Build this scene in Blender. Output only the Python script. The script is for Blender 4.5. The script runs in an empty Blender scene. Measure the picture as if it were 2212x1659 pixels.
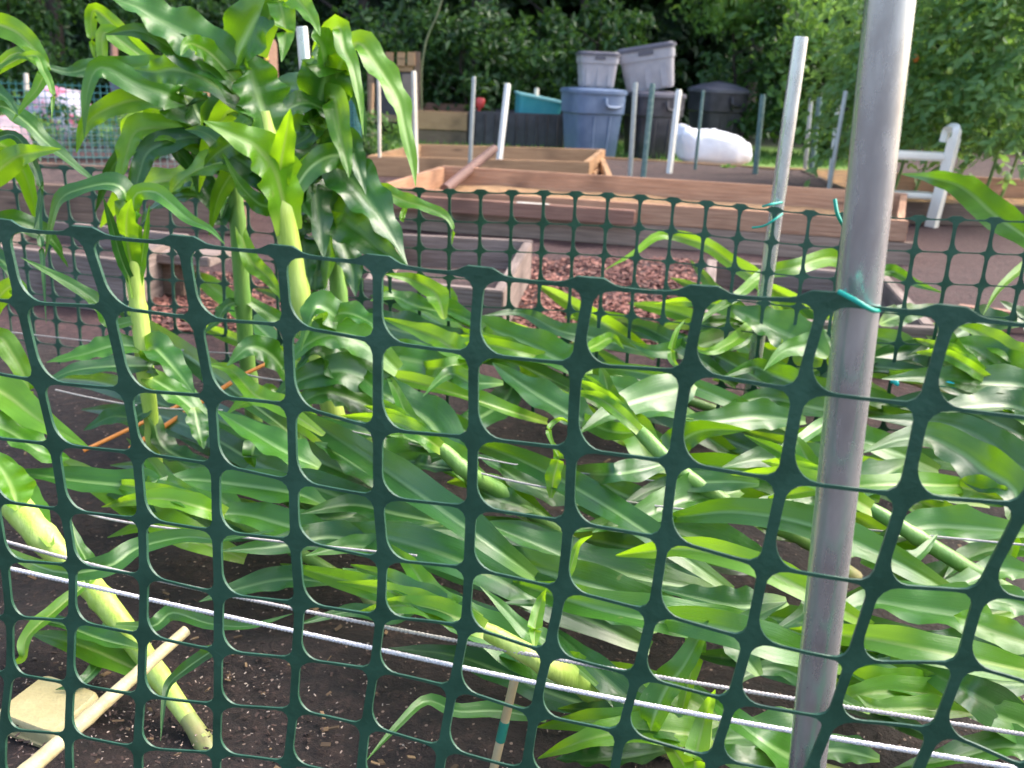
import bpy, bmesh, math, random
import numpy as np
from mathutils import Vector, Matrix, noise
R = math.radians
random.seed(7); np.random.seed(7)
SC = bpy.context.scene
COL = SC.collection

# ---------------------------------------------------------------- camera
CAM_H, PITCH, ROLL, FPX = 0.85, R(18.0), R(2.5), 2080.0      # FPX: focal length for a 2212 px wide frame
CAM = Vector((0, 0, CAM_H))
_f = Vector((0, math.cos(PITCH), -math.sin(PITCH))); _r = Vector((1, 0, 0)); _u = Vector((0, math.sin(PITCH), math.cos(PITCH)))
CR = _r*math.cos(ROLL) + _u*math.sin(ROLL); CU = -_r*math.sin(ROLL) + _u*math.cos(ROLL); CF = _f
cd = bpy.data.cameras.new('camera'); cam = bpy.data.objects.new('camera', cd); COL.objects.link(cam)
cam.matrix_world = Matrix(((CR.x, CU.x, -CF.x, CAM.x), (CR.y, CU.y, -CF.y, CAM.y), (CR.z, CU.z, -CF.z, CAM.z), (0, 0, 0, 1)))
cd.sensor_width = 36; cd.lens = 36*FPX/2212; cd.clip_start = 0.02; cd.clip_end = 400
cd.dof.use_dof = True; cd.dof.focus_distance = 1.05; cd.dof.aperture_fstop = 9.5
SC.camera = cam

# ---------------------------------------------------------------- light
SUN_EL, SUN_AZ = R(46), R(72)                 # azimuth from +Y towards +X: to the right
w = bpy.data.worlds.new('World'); SC.world = w; w.use_nodes = True
nt = w.node_tree; bg = nt.nodes['Background']
sky = nt.nodes.new('ShaderNodeTexSky'); sky.sky_type = 'NISHITA'; sky.sun_disc = False
sky.sun_elevation = SUN_EL; sky.sun_rotation = SUN_AZ; sky.air_density = 1.0; sky.dust_density = 4.0; sky.ozone_density = 1.0
nt.links.new(sky.outputs[0], bg.inputs[0]); bg.inputs[1].default_value = 0.15
sd = bpy.data.lights.new('sun', 'SUN'); sd.energy = 1.0; sd.angle = R(50); sd.color = (1, 0.96, 0.9)
sun = bpy.data.objects.new('sun', sd); COL.objects.link(sun)
sun.rotation_euler = Vector((-math.sin(SUN_AZ)*math.cos(SUN_EL), -math.cos(SUN_AZ)*math.cos(SUN_EL), -math.sin(SUN_EL))).to_track_quat('-Z', 'Y').to_euler()
SC.view_settings.view_transform = 'Standard'; SC.view_settings.look = 'None'
SC.view_settings.exposure = 2.0; SC.view_settings.gamma = 1.0
SC.cycles.max_bounces = 8; SC.cycles.transmission_bounces = 4; SC.cycles.use_denoising = True

# ---------------------------------------------------------------- helpers: survey points
def ray(x, y): return CF + CR*((x-1106)/FPX) + CU*((829.5-y)/FPX)
def G(x, y, z=0.0):                           # point at height z
    d = ray(x, y); return CAM + d*((z-CAM_H)/d.z)
def YP(x, y, Y):                              # point at distance Y ahead
    d = ray(x, y); return CAM + d*(Y/d.y)
def dep(p): return (p-CAM).dot(CF)
def m_per_px(p): return dep(p)/FPX

def thing(name, label, cat, loc=(0, 0, 0), group=None):
    o = bpy.data.objects.new(name, None); COL.objects.link(o); o.location = loc; o.empty_display_size = 0.05
    return tag(o, label, cat, group)
def tag(o, label, cat, group=None):
    o['label'] = label; o['category'] = cat
    if group: o['group'] = group
    return o
def kind(o, k): o['kind'] = k; return o
def mesh_obj(name, verts, faces, mat, parent=None, M=None, smooth=None, uvs=None):
    """verts in world space (or local when M is given)"""
    me = bpy.data.meshes.new(name)
    off = Vector(parent.location) if parent else Vector((0, 0, 0))
    if M is None and parent is not None:
        verts = [(v[0]-off.x, v[1]-off.y, v[2]-off.z) for v in verts]
    elif M is None and parent is None and len(verts):
        a = np.array([tuple(v) for v in verts]); c = a.mean(0); c[2] = a[:, 2].min()
        verts = (a-c).tolist(); M = Matrix.Translation(Vector(c))
    me.from_pydata([tuple(v) for v in verts], [], faces)
    if uvs is not None:
        ul = me.uv_layers.new(name='UVMap'); li = np.zeros(len(me.loops), dtype=np.int32); me.loops.foreach_get('vertex_index', li)
        ul.data.foreach_set('uv', np.array(uvs, dtype=np.float32)[li].ravel())
    if mat: me.materials.append(mat)
    if smooth is not None:
        me.polygons.foreach_set('use_smooth', [True]*len(me.polygons))
        if smooth < 179: me.set_sharp_from_angle(angle=R(smooth))
    me.update()
    o = bpy.data.objects.new(name, me); COL.objects.link(o)
    if parent: o.parent = parent
    if M is not None: o.matrix_basis = (Matrix.Translation(-off) @ M) if parent else M
    return o
def box_geo(sx, sy, sz, bev=0.0, cz=None, cx=0, cy=0):
    bm = bmesh.new(); bmesh.ops.create_cube(bm, size=1)
    for v in bm.verts: v.co = Vector((v.co.x*sx+cx, v.co.y*sy+cy, v.co.z*sz+(sz/2 if cz is None else cz)))
    if bev: bmesh.ops.bevel(bm, geom=bm.edges[:], offset=bev, segments=2, affect='EDGES')
    bm.verts.ensure_lookup_table(); bm.verts.index_update()
    vs = [v.co.copy() for v in bm.verts]; fs = [[v.index for v in f.verts] for f in bm.faces]; bm.free(); return vs, fs
def join(*gs):
    V, F = [], []
    for v, f in gs:
        n = len(V); V += [Vector(a) for a in v]; F += [[i+n for i in q] for q in f]
    return V, F
def xf(g, M): return [M @ Vector(v) for v in g[0]], g[1]
def crom(P, n):
    P = [np.array(p, float) for p in P]
    if len(P) == 2: return [P[0]+(P[1]-P[0])*t for t in np.linspace(0, 1, n)]
    Q = [2*P[0]-P[1]]+P+[2*P[-1]-P[-2]]; out = []
    for t in np.linspace(0, len(P)-1, n):
        i = min(int(t), len(P)-2); u = t-i; a, b, c, d = Q[i:i+4]
        out.append(.5*((2*b)+(c-a)*u+(2*a-5*b+4*c-d)*u*u+(3*b-a-3*c+d)*u**3))
    return out
def tube_geo(pts, radii, sides=10, cap=True):
    pts = [Vector(p) for p in pts]; V, F = [], []; n = len(pts)
    if not hasattr(radii, '__len__'): radii = [radii]*n
    t0 = (pts[1]-pts[0]).normalized(); a = Vector((0, 0, 1)) if abs(t0.z) < .9 else Vector((1, 0, 0)); s = t0.cross(a).normalized()
    for i, p in enumerate(pts):
        t = (pts[min(i+1, n-1)]-pts[max(i-1, 0)]).normalized(); s = (s-t*s.dot(t)).normalized(); b = t.cross(s)
        for k in range(sides):
            q = 2*math.pi*k/sides; V.append(p+(s*math.cos(q)+b*math.sin(q))*radii[i])
    for i in range(n-1):
        for k in range(sides):
            F.append([i*sides+k, i*sides+(k+1) % sides, (i+1)*sides+(k+1) % sides, (i+1)*sides+k])
    if cap: F.append(list(range(sides))[::-1]); F.append([(n-1)*sides+k for k in range(sides)])
    return V, F
def loft_geo(secs, N=32, cap=True):
    """secs: (z, half x, half y, exponent[, dx, dy])"""
    V, F = [], []
    for s in secs:
        z, a, b, e = s[:4]; dx, dy = (s[4], s[5]) if len(s) > 4 else (0, 0)
        for k in range(N):
            q = 2*math.pi*k/N; c, si = math.cos(q), math.sin(q)
            V.append(Vector((dx+a*math.copysign(abs(c)**(2/e), c), dy+b*math.copysign(abs(si)**(2/e), si), z)))
    for i in range(len(secs)-1):
        for k in range(N): F.append([i*N+k, i*N+(k+1) % N, (i+1)*N+(k+1) % N, (i+1)*N+k])
    if cap: F.append(list(range(N))[::-1]); F.append([(len(secs)-1)*N+k for k in range(N)])
    return V, F

# ---------------------------------------------------------------- materials
def new_mat(name):
    m = bpy.data.materials.new(name); m.use_nodes = True; t = m.node_tree
    return m, t, t.nodes['Principled BSDF']
def nd(t, typ, **kw):
    n = t.nodes.new(typ)
    for k, v in kw.items():
        if k in n.inputs: n.inputs[k].default_value = v
        else: setattr(n, k, v)
    return n
def ramp(t, stops):
    n = t.nodes.new('ShaderNodeValToRGB'); e = n.color_ramp.elements
    while len(e) < len(stops): e.new(.5)
    for el, (p, c) in zip(e, stops): el.position = p; el.color = (*c, 1)
    return n
def mixc(t, f, a, b, mode='MIX'):
    n = t.nodes.new('ShaderNodeMix'); n.data_type = 'RGBA'; n.blend_type = mode
    for s, v in ((0, f), (6, a), (7, b)):
        if hasattr(v, 'links'): t.links.new(v, n.inputs[s])
        elif s == 0: n.inputs[0].default_value = v
        else: n.inputs[s].default_value = (*v, 1)
    return n.outputs[2]
def math_n(t, op, a, b=None, c=None):
    n = t.nodes.new('ShaderNodeMath'); n.operation = op
    for i, v in enumerate((a, b, c)):
        if v is None: continue
        if hasattr(v, 'links'): t.links.new(v, n.inputs[i])
        else: n.inputs[i].default_value = v
    return n.outputs[0]
def simple(name, c1, c2=None, rough=.5, scale=8, bump=0, bscale=60, stretch=None, metal=0, spec=.5, detail=5, vary=0.0, lo=.35, hi=.7, knots=False):
    m, t, p = new_mat(name); c2 = c2 or c1
    tc = nd(t, 'ShaderNodeTexCoord'); vec = tc.outputs['Object']
    if stretch:
        mp = nd(t, 'ShaderNodeMapping'); mp.inputs['Scale'].default_value = stretch; t.links.new(vec, mp.inputs[0]); vec = mp.outputs[0]
    oi = nd(t, 'ShaderNodeObjectInfo')
    ad = nd(t, 'ShaderNodeVectorMath', operation='ADD'); t.links.new(vec, ad.inputs[0])
    ml = math_n(t, 'MULTIPLY', oi.outputs['Random'], 37.0); t.links.new(ml, ad.inputs[1]); vec = ad.outputs[0]
    n = nd(t, 'ShaderNodeTexNoise', Scale=scale, Detail=detail, Roughness=.6); t.links.new(vec, n.inputs['Vector'])
    r = ramp(t, [(lo, c1), (hi, c2)]); t.links.new(n.outputs[0], r.inputs[0]); col = r.outputs[0]
    if knots:                                     # dark knots and a few water stains
        k1 = nd(t, 'ShaderNodeMapping'); k1.inputs['Scale'].default_value = (2.2, 9, 9); t.links.new(tc.outputs['Object'], k1.inputs[0])
        a1 = nd(t, 'ShaderNodeVectorMath', operation='ADD'); t.links.new(k1.outputs[0], a1.inputs[0]); t.links.new(math_n(t, 'MULTIPLY', oi.outputs['Random'], 91.0), a1.inputs[1])
        vk = nd(t, 'ShaderNodeTexVoronoi', Scale=1.0); t.links.new(a1.outputs[0], vk.inputs['Vector'])
        km = math_n(t, 'MULTIPLY', math_n(t, 'MAXIMUM', math_n(t, 'MULTIPLY_ADD', vk.outputs['Distance'], -6.5, 1.0), 0), .85)
        col = mixc(t, km, col, tuple(x*.22 for x in c1))
        st_ = nd(t, 'ShaderNodeTexNoise', Scale=3.0, Detail=3); t.links.new(tc.outputs['Object'], st_.inputs['Vector'])
        col = mixc(t, math_n(t, 'MULTIPLY', math_n(t, 'MAXIMUM', math_n(t, 'MULTIPLY_ADD', st_.outputs[0], 4, -2.1), 0), .7), col, tuple(x*.5 for x in c1))
    if vary:
        hs = nd(t, 'ShaderNodeHueSaturation'); t.links.new(col, hs.inputs['Color'])
        t.links.new(math_n(t, 'MULTIPLY_ADD', oi.outputs['Random'], vary, 1-vary/2), hs.inputs['Value']); col = hs.outputs[0]
    t.links.new(col, p.inputs['Base Color'])
    rr = math_n(t, 'MULTIPLY_ADD', n.outputs[0], .25, max(0.03, rough-.12)); t.links.new(rr, p.inputs['Roughness'])
    p.inputs['Metallic'].default_value = metal; p.inputs['Specular IOR Level'].default_value = spec
    if bump:
        b = nd(t, 'ShaderNodeTexNoise', Scale=bscale, Detail=6); t.links.new(vec, b.inputs['Vector'])
        bn = nd(t, 'ShaderNodeBump', Strength=bump, Distance=.01); t.links.new(b.outputs[0], bn.inputs['Height']); t.links.new(bn.outputs[0], p.inputs['Normal'])
    return m
def wood(name, c1, c2, rough=.65, vary=.25):
    return simple(name, c1, c2, rough, scale=4, bump=.5, bscale=5, stretch=(1.2, 22, 22), vary=vary, lo=.3, hi=.72, knots=True)
def leafy(name, c1, c2, trans, tf=.35, rough=.45, coat=0, scale=3, vary=.3):
    m, t, p = new_mat(name)
    tc = nd(t, 'ShaderNodeTexCoord'); oi = nd(t, 'ShaderNodeObjectInfo')
    n = nd(t, 'ShaderNodeTexNoise', Scale=scale, Detail=4); t.links.new(tc.outputs['Object'], n.inputs['Vector'])
    g = nd(t, 'ShaderNodeNewGeometry'); 
    f = math_n(t, 'ADD', math_n(t, 'MULTIPLY', n.outputs[0], .8), math_n(t, 'MULTIPLY_ADD', g.outputs['Random Per Island'], .5, -.15))
    r = ramp(t, [(.25, c1), (.75, c2)]); t.links.new(f, r.inputs[0])
    t.links.new(r.outputs[0], p.inputs['Base Color']); p.inputs['Roughness'].default_value = rough
    p.inputs['Coat Weight'].default_value = coat
    tr = nd(t, 'ShaderNodeBsdfTranslucent'); tr.inputs[0].default_value = (*trans, 1)
    mx = nd(t, 'ShaderNodeMixShader'); mx.inputs[0].default_value = tf
    t.links.new(p.outputs[0], mx.inputs[1]); t.links.new(tr.outputs[0], mx.inputs[2])
    t.links.new(mx.outputs[0], t.nodes['Material Output'].inputs[0]); return m

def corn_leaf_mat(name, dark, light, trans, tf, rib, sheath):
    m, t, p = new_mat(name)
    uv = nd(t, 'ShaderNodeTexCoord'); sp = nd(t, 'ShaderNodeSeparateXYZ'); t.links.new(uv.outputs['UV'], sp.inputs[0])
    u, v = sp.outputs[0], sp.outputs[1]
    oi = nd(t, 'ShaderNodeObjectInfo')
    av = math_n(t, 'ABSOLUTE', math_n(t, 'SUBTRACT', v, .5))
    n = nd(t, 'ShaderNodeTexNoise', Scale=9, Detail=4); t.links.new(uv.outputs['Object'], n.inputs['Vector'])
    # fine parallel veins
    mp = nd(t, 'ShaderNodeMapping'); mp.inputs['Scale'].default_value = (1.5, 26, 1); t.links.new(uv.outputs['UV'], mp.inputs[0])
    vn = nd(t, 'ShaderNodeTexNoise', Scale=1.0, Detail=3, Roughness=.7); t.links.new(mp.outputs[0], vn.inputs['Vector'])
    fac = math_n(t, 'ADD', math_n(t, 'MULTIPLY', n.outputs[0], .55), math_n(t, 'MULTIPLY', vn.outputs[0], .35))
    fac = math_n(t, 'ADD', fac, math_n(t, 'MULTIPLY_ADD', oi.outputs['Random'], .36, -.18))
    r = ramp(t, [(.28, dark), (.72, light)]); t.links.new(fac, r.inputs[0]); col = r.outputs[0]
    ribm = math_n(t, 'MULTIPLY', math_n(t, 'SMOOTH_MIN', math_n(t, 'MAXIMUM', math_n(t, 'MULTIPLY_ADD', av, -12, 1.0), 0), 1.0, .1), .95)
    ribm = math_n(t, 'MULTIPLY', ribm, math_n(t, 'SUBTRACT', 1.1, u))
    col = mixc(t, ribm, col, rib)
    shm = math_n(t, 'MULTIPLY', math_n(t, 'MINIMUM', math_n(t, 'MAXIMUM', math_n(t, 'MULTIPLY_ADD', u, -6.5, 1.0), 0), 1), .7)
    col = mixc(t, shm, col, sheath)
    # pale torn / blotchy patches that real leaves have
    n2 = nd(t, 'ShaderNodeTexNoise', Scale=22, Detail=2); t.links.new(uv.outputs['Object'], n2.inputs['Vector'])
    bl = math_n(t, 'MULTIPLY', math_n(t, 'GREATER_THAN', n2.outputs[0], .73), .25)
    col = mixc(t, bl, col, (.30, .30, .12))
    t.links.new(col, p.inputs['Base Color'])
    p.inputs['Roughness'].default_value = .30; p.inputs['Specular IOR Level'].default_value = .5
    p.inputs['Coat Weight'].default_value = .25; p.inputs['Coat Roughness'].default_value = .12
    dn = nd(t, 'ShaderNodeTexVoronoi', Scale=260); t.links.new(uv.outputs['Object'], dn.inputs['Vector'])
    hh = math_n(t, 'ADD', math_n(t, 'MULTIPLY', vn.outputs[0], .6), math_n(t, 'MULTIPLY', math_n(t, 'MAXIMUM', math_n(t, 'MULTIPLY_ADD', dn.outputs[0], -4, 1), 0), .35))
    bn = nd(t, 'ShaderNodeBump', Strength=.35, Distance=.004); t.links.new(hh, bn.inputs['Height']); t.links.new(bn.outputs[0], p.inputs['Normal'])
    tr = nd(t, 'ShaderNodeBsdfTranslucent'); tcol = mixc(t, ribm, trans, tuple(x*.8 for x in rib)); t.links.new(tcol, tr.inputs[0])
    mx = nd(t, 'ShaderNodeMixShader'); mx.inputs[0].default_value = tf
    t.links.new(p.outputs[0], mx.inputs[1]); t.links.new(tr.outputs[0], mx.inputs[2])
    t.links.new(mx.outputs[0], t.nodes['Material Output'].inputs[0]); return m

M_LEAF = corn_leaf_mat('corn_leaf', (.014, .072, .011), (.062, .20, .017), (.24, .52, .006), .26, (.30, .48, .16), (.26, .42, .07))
M_LIME = corn_leaf_mat('corn_leaf_young_backlit', (.06, .19, .012), (.15, .34, .02), (.38, .66, .012), .42, (.42, .56, .14), (.42, .55, .10))  # lime of light shining through put into the colour; young blades share it
M_DARK = corn_leaf_mat('corn_leaf_dark_shaded', (.014, .065, .012), (.032, .125, .018), (.09, .25, .012), .2, (.20, .34, .12), (.16, .30, .06))  # dark blades; shade of the silhouetted hanging leaf is put into this colour
M_STALK = simple('corn_stalk', (.34, .48, .07), (.52, .62, .16), .35, scale=5, bump=.15, bscale=40, stretch=(6, 6, 1.2), spec=.5)
M_STALKD = simple('corn_stalk_old', (.12, .26, .05), (.22, .36, .08), .4, scale=6, bump=.15, bscale=40, stretch=(6, 6, 1.2))
M_STALKB = simple('corn_stalk_base', (.20, .27, .07), (.30, .22, .10), .5, scale=14, bump=.2, bscale=40)
M_FENCE = simple('green_plastic', (.019, .066, .038), (.032, .098, .058), .42, scale=30, bump=.12, bscale=180, spec=.5)
M_STEEL = simple('galvanised_steel', (.66, .65, .65), (.84, .83, .82), .27, scale=60, metal=.85, bump=.03, bscale=90, stretch=(1, 1, .25))
M_TWINE = simple('white_twine', (.62, .58, .58), (.85, .80, .80), .7, scale=300, bump=.4, bscale=500)
M_TWINE2 = simple('dull_twine', (.40, .36, .33), (.58, .53, .50), .75, scale=300, bump=.4, bscale=500)
M_TIE = simple('green_tie', (.0, .30, .20), (.02, .42, .30), .4)
M_TURQ = simple('turquoise_plastic', (.0, .42, .45), (.03, .5, .5), .35)
M_CANE = simple('cream_cane', (.42, .33, .16), (.60, .51, .29), .5, scale=30, bump=.15, bscale=200)
M_ORANGE = simple('orange_cane', (.50, .17, .03), (.60, .24, .06), .4, scale=20)
M_TAN = simple('tan_stick', (.45, .32, .16), (.55, .42, .24), .6, scale=20)
M_GREENPAINT = simple('green_stick', (.01, .16, .11), (.03, .22, .15), .5, scale=20)
M_WHITE = simple('white_paint', (.70, .67, .60), (.82, .80, .74), .45, scale=9, vary=.1)
M_WHITEP = simple('white_plastic', (.70, .65, .54), (.80, .76, .66), .35, scale=5)
M_CREAM = simple('cream_stake', (.55, .48, .38), (.66, .60, .50), .55, scale=9)
M_GREYP = simple('grey_conduit', (.30, .31, .29), (.40, .41, .38), .45, scale=20, metal=.4)
M_NETP = simple('net_wrapped_post', (.05, .12, .11), (.16, .22, .20), .6, scale=40)
M_WGREY = wood('weathered_timber', (.13, .095, .078), (.29, .22, .19))
M_WRED = wood('red_timber', (.22, .105, .07), (.36, .19, .13))
M_SACK2 = simple('faded_sack', (.20, .16, .19), (.50, .26, .30), .5, scale=5, lo=.45, hi=.6, bump=.4, bscale=20)
M_WORANGE = wood('cedar_timber', (.30, .15, .085), (.52, .30, .18))
M_WLOW = wood('damp_timber', (.19, .13, .095), (.38, .27, .20))
M_WBROWN = wood('brown_timber', (.12, .076, .05), (.25, .16, .11))
M_WTAN = wood('tan_timber', (.32, .18, .09), (.45, .27, .14))
M_BLUEBIN = simple('blue_grey_plastic', (.10, .145, .235), (.15, .20, .30), .4, scale=6, bump=.05)
M_BLACKBIN = simple('black_plastic', (.026, .024, .032), (.062, .056, .068), .45, scale=7, bump=.05)
M_GREYBIN = simple('grey_tote', (.33, .315, .335), (.42, .40, .415), .5, scale=6)
M_DKLID = simple('charcoal_lid', (.085, .08, .10), (.125, .12, .145), .45, scale=6)
M_BAG = simple('white_bag', (.78, .78, .82), (.86, .86, .88), .35, scale=10, bump=.5, bscale=14)
M_TEAL = simple('teal_plastic', (.04, .30, .34), (.10, .38, .40), .4, scale=4)
M_RED = simple('red_plastic', (.55, .06, .05), None, .4)
M_PINKBAG = simple('printed_bag', (.46, .42, .48), (.55, .14, .22), .4, scale=5, lo=.52, hi=.60, bump=.4, bscale=20)
M_BARK = simple('bark', (.022, .017, .014), (.06, .045, .035), .9, scale=8, bump=.8, bscale=14, stretch=(3, 3, .6))
M_WOODS = leafy('woodland_leaves', (.014, .040, .012), (.034, .085, .022), (.07, .16, .02), .25)
M_SHRUB = leafy('shrub_leaves', (.022, .060, .018), (.055, .13, .032), (.10, .22, .03), .35)
M_BRIGHT = leafy('bright_leaves', (.055, .13, .03), (.11, .23, .05), (.25, .45, .06), .4)
M_TOM = leafy('tomato_leaves', (.085, .185, .062), (.19, .335, .115), (.28, .48, .09), .42, scale=5)
M_HERB = leafy('herb_leaves', (.09, .20, .04), (.18, .33, .07), (.25, .45, .06), .35)
M_STEM = simple('plant_stem', (.12, .22, .05), (.18, .28, .08), .5)
M_TOMG = simple('green_tomato', (.30, .42, .08), (.42, .50, .12), .25)
M_TOMO = simple('orange_tomato', (.60, .18, .03), None, .25)

# ground: one sheet, zones told apart by distance
def ground_mat():
    m, t, p = new_mat('garden_ground')
    g = nd(t, 'ShaderNodeNewGeometry'); pos = g.outputs['Position']
    sp = nd(t, 'ShaderNodeSeparateXYZ'); t.links.new(pos, sp.inputs[0])
    def noi(s, d=6, r=.6):
        n = nd(t, 'ShaderNodeTexNoise', Scale=s, Detail=d, Roughness=r); t.links.new(pos, n.inputs['Vector']); return n.outputs[0]
    n1, n2, n3 = noi(40), noi(9), noi(1.7)
    yy = math_n(t, 'ADD', sp.outputs[1], math_n(t, 'MULTIPLY_ADD', n3, 1.4, -.7))
    yb = math_n(t, 'ADD', math_n(t, 'ADD', sp.outputs[1], math_n(t, 'MULTIPLY', sp.outputs[0], .21)), math_n(t, 'MULTIPLY_ADD', n2, .2, -.1))
    def step(val, a, wd): return math_n(t, 'MINIMUM', math_n(t, 'MAXIMUM', math_n(t, 'MULTIPLY_ADD', val, 1/wd, -a/wd), 0), 1)
    soil = ramp(t, [(.3, (.010, .006, .005)), (.55, (.026, .014, .011)), (.75, (.062, .034, .026))]); t.links.new(n1, soil.inputs[0])
    # pale perlite crumbs in the potting soil
    vo = nd(t, 'ShaderNodeTexVoronoi', Scale=95); t.links.new(pos, vo.inputs['Vector'])
    sc_ = nd(t, 'ShaderNodeSeparateColor'); t.links.new(vo.outputs['Color'], sc_.inputs[0])
    per = math_n(t, 'MULTIPLY', math_n(t, 'LESS_THAN', vo.outputs['Distance'], .22), math_n(t, 'GREATER_THAN', sc_.outputs[0], .86))
    soilc = mixc(t, per, soil.outputs[0], (.26, .18, .14))
    path = ramp(t, [(.3, (.027, .011, .010)), (.55, (.060, .026, .024)), (.8, (.122, .062, .056))]); t.links.new(n1, path.inputs[0])
    straw = ramp(t, [(.3, (.20, .10, .035)), (.7, (.48, .28, .10))]); t.links.new(n1, straw.inputs[0])
    grass = ramp(t, [(.3, (.10, .22, .03)), (.7, (.22, .36, .07))]); t.links.new(n1, grass.inputs[0])
    floor = ramp(t, [(.3, (.015, .022, .01)), (.7, (.04, .05, .02))]); t.links.new(n2, floor.inputs[0])
    c = mixc(t, step(yb, 2.5, .15), soilc, path.outputs[0])
    stx = math_n(t, 'MULTIPLY', step(sp.outputs[0], 1.0, .8), step(yy, 6.6, .6))
    c = mixc(t, math_n(t, 'MULTIPLY', stx, step(n2, .3, .3)), c, straw.outputs[0])
    c = mixc(t, step(yy, 10.2, .35), c, grass.outputs[0])
    c = mixc(t, step(yy, 13.0, 1.0), c, floor.outputs[0])
    t.links.new(c, p.inputs['Base Color']); p.inputs['Roughness'].default_value = .8
    hgt = math_n(t, 'ADD', math_n(t, 'MULTIPLY', noi(120, 8, .75), .5), n1)
    b = nd(t, 'ShaderNodeBump', Strength=.9, Distance=.02); t.links.new(hgt, b.inputs['Height']); t.links.new(b.outputs[0], p.inputs['Normal'])
    return m
gv, gf = [], []
xs = list(np.linspace(-90, -6, 8))+list(np.linspace(-3, 4, 90))+list(np.linspace(7, 90, 8))
ys = list(np.linspace(-60, 0, 6))+list(np.linspace(.4, 5.5, 90))+list(np.linspace(7, 120, 14))
for yv in ys:
    for xv in xs:
        z = 0
        if -3 <= xv <= 4 and .4 <= yv <= 5.5:
            a = .022 if yv < 2.6 else .010
            z = a*noise.fractal(Vector((xv*5, yv*5, 0)), .8, 2.0, 4)
        gv.append((xv, yv, z))
nx = len(xs)
for j in range(len(ys)-1):
    for i in range(nx-1): gf.append([j*nx+i, j*nx+i+1, (j+1)*nx+i+1, (j+1)*nx+i])
kind(mesh_obj('ground', gv, gf, ground_mat(), M=Matrix(), smooth=180), 'structure')

# loose bark chips on the path behind the bed: nobody could count them
def chips(name, n, px, sz, mat, zmax=.012):
    V, F = [], []; rnd = random.Random(3)
    for _ in range(n):
        x0, x1, y0, y1 = rnd.choice(px); p = G(rnd.uniform(x0, x1), rnd.uniform(y0, y1), 0)
        s = sz*rnd.uniform(.5, 1.5); g = box_geo(s*1.9, s*.8, s*.22)
        Mx = Matrix.Translation(p+Vector((0, 0, rnd.uniform(0, zmax)))) @ Matrix.Rotation(rnd.uniform(0, 6.3), 4, 'Z') @ Matrix.Rotation(rnd.uniform(-.6, .6), 4, 'X') @ Matrix.Rotation(rnd.uniform(-.4, .4), 4, 'Y')
        n0 = len(V); V += [Mx @ v for v in g[0]]; F += [[i+n0 for i in f] for f in g[1]]
    o = mesh_obj(name, V, F, mat); kind(o, 'stuff'); return o
M_CHIP = leafy('bark_chips', (.07, .025, .020), (.30, .125, .09), (0, 0, 0), 0.0, .7)
tag(chips('bark_mulch', 6500, [(300, 640, 590, 720), (1110, 1500, 600, 760), (1110, 1500, 600, 760), (1100, 1520, 560, 620)], .0105, M_CHIP),
    'reddish shredded bark mulch spread on the path between the timber frames', 'mulch')
M_CRUMB = leafy('soil_crumbs', (.014, .008, .006), (.055, .030, .022), (0, 0, 0), 0.0, .8)
tag(chips('soil_crumbs', 4200, [(0, 2212, 1050, 1700), (-100, 700, 900, 1700)], .0028, M_CRUMB, .016), 'dark crumbly potting soil lumps loose on the corn bed', 'soil')
M_PERL = simple('perlite', (.24, .17, .13), (.42, .34, .28), .6)
tag(chips('perlite_specks', 900, [(0, 2212, 1150, 1700), (0, 900, 1350, 1700)], .0016, M_PERL, .018), 'tiny pale perlite specks scattered through the dark soil', 'soil additive')

M_LITTER = leafy('dry_litter', (.07, .04, .02), (.22, .14, .07), (0, 0, 0), 0.0, .8)
tag(chips('dry_litter', 110, [(0, 2212, 900, 1700), (100, 1000, 1300, 1680)], .0062, M_LITTER, .02), 'dry brown leaf scraps littering the soil of the corn bed', 'leaf litter')

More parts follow.
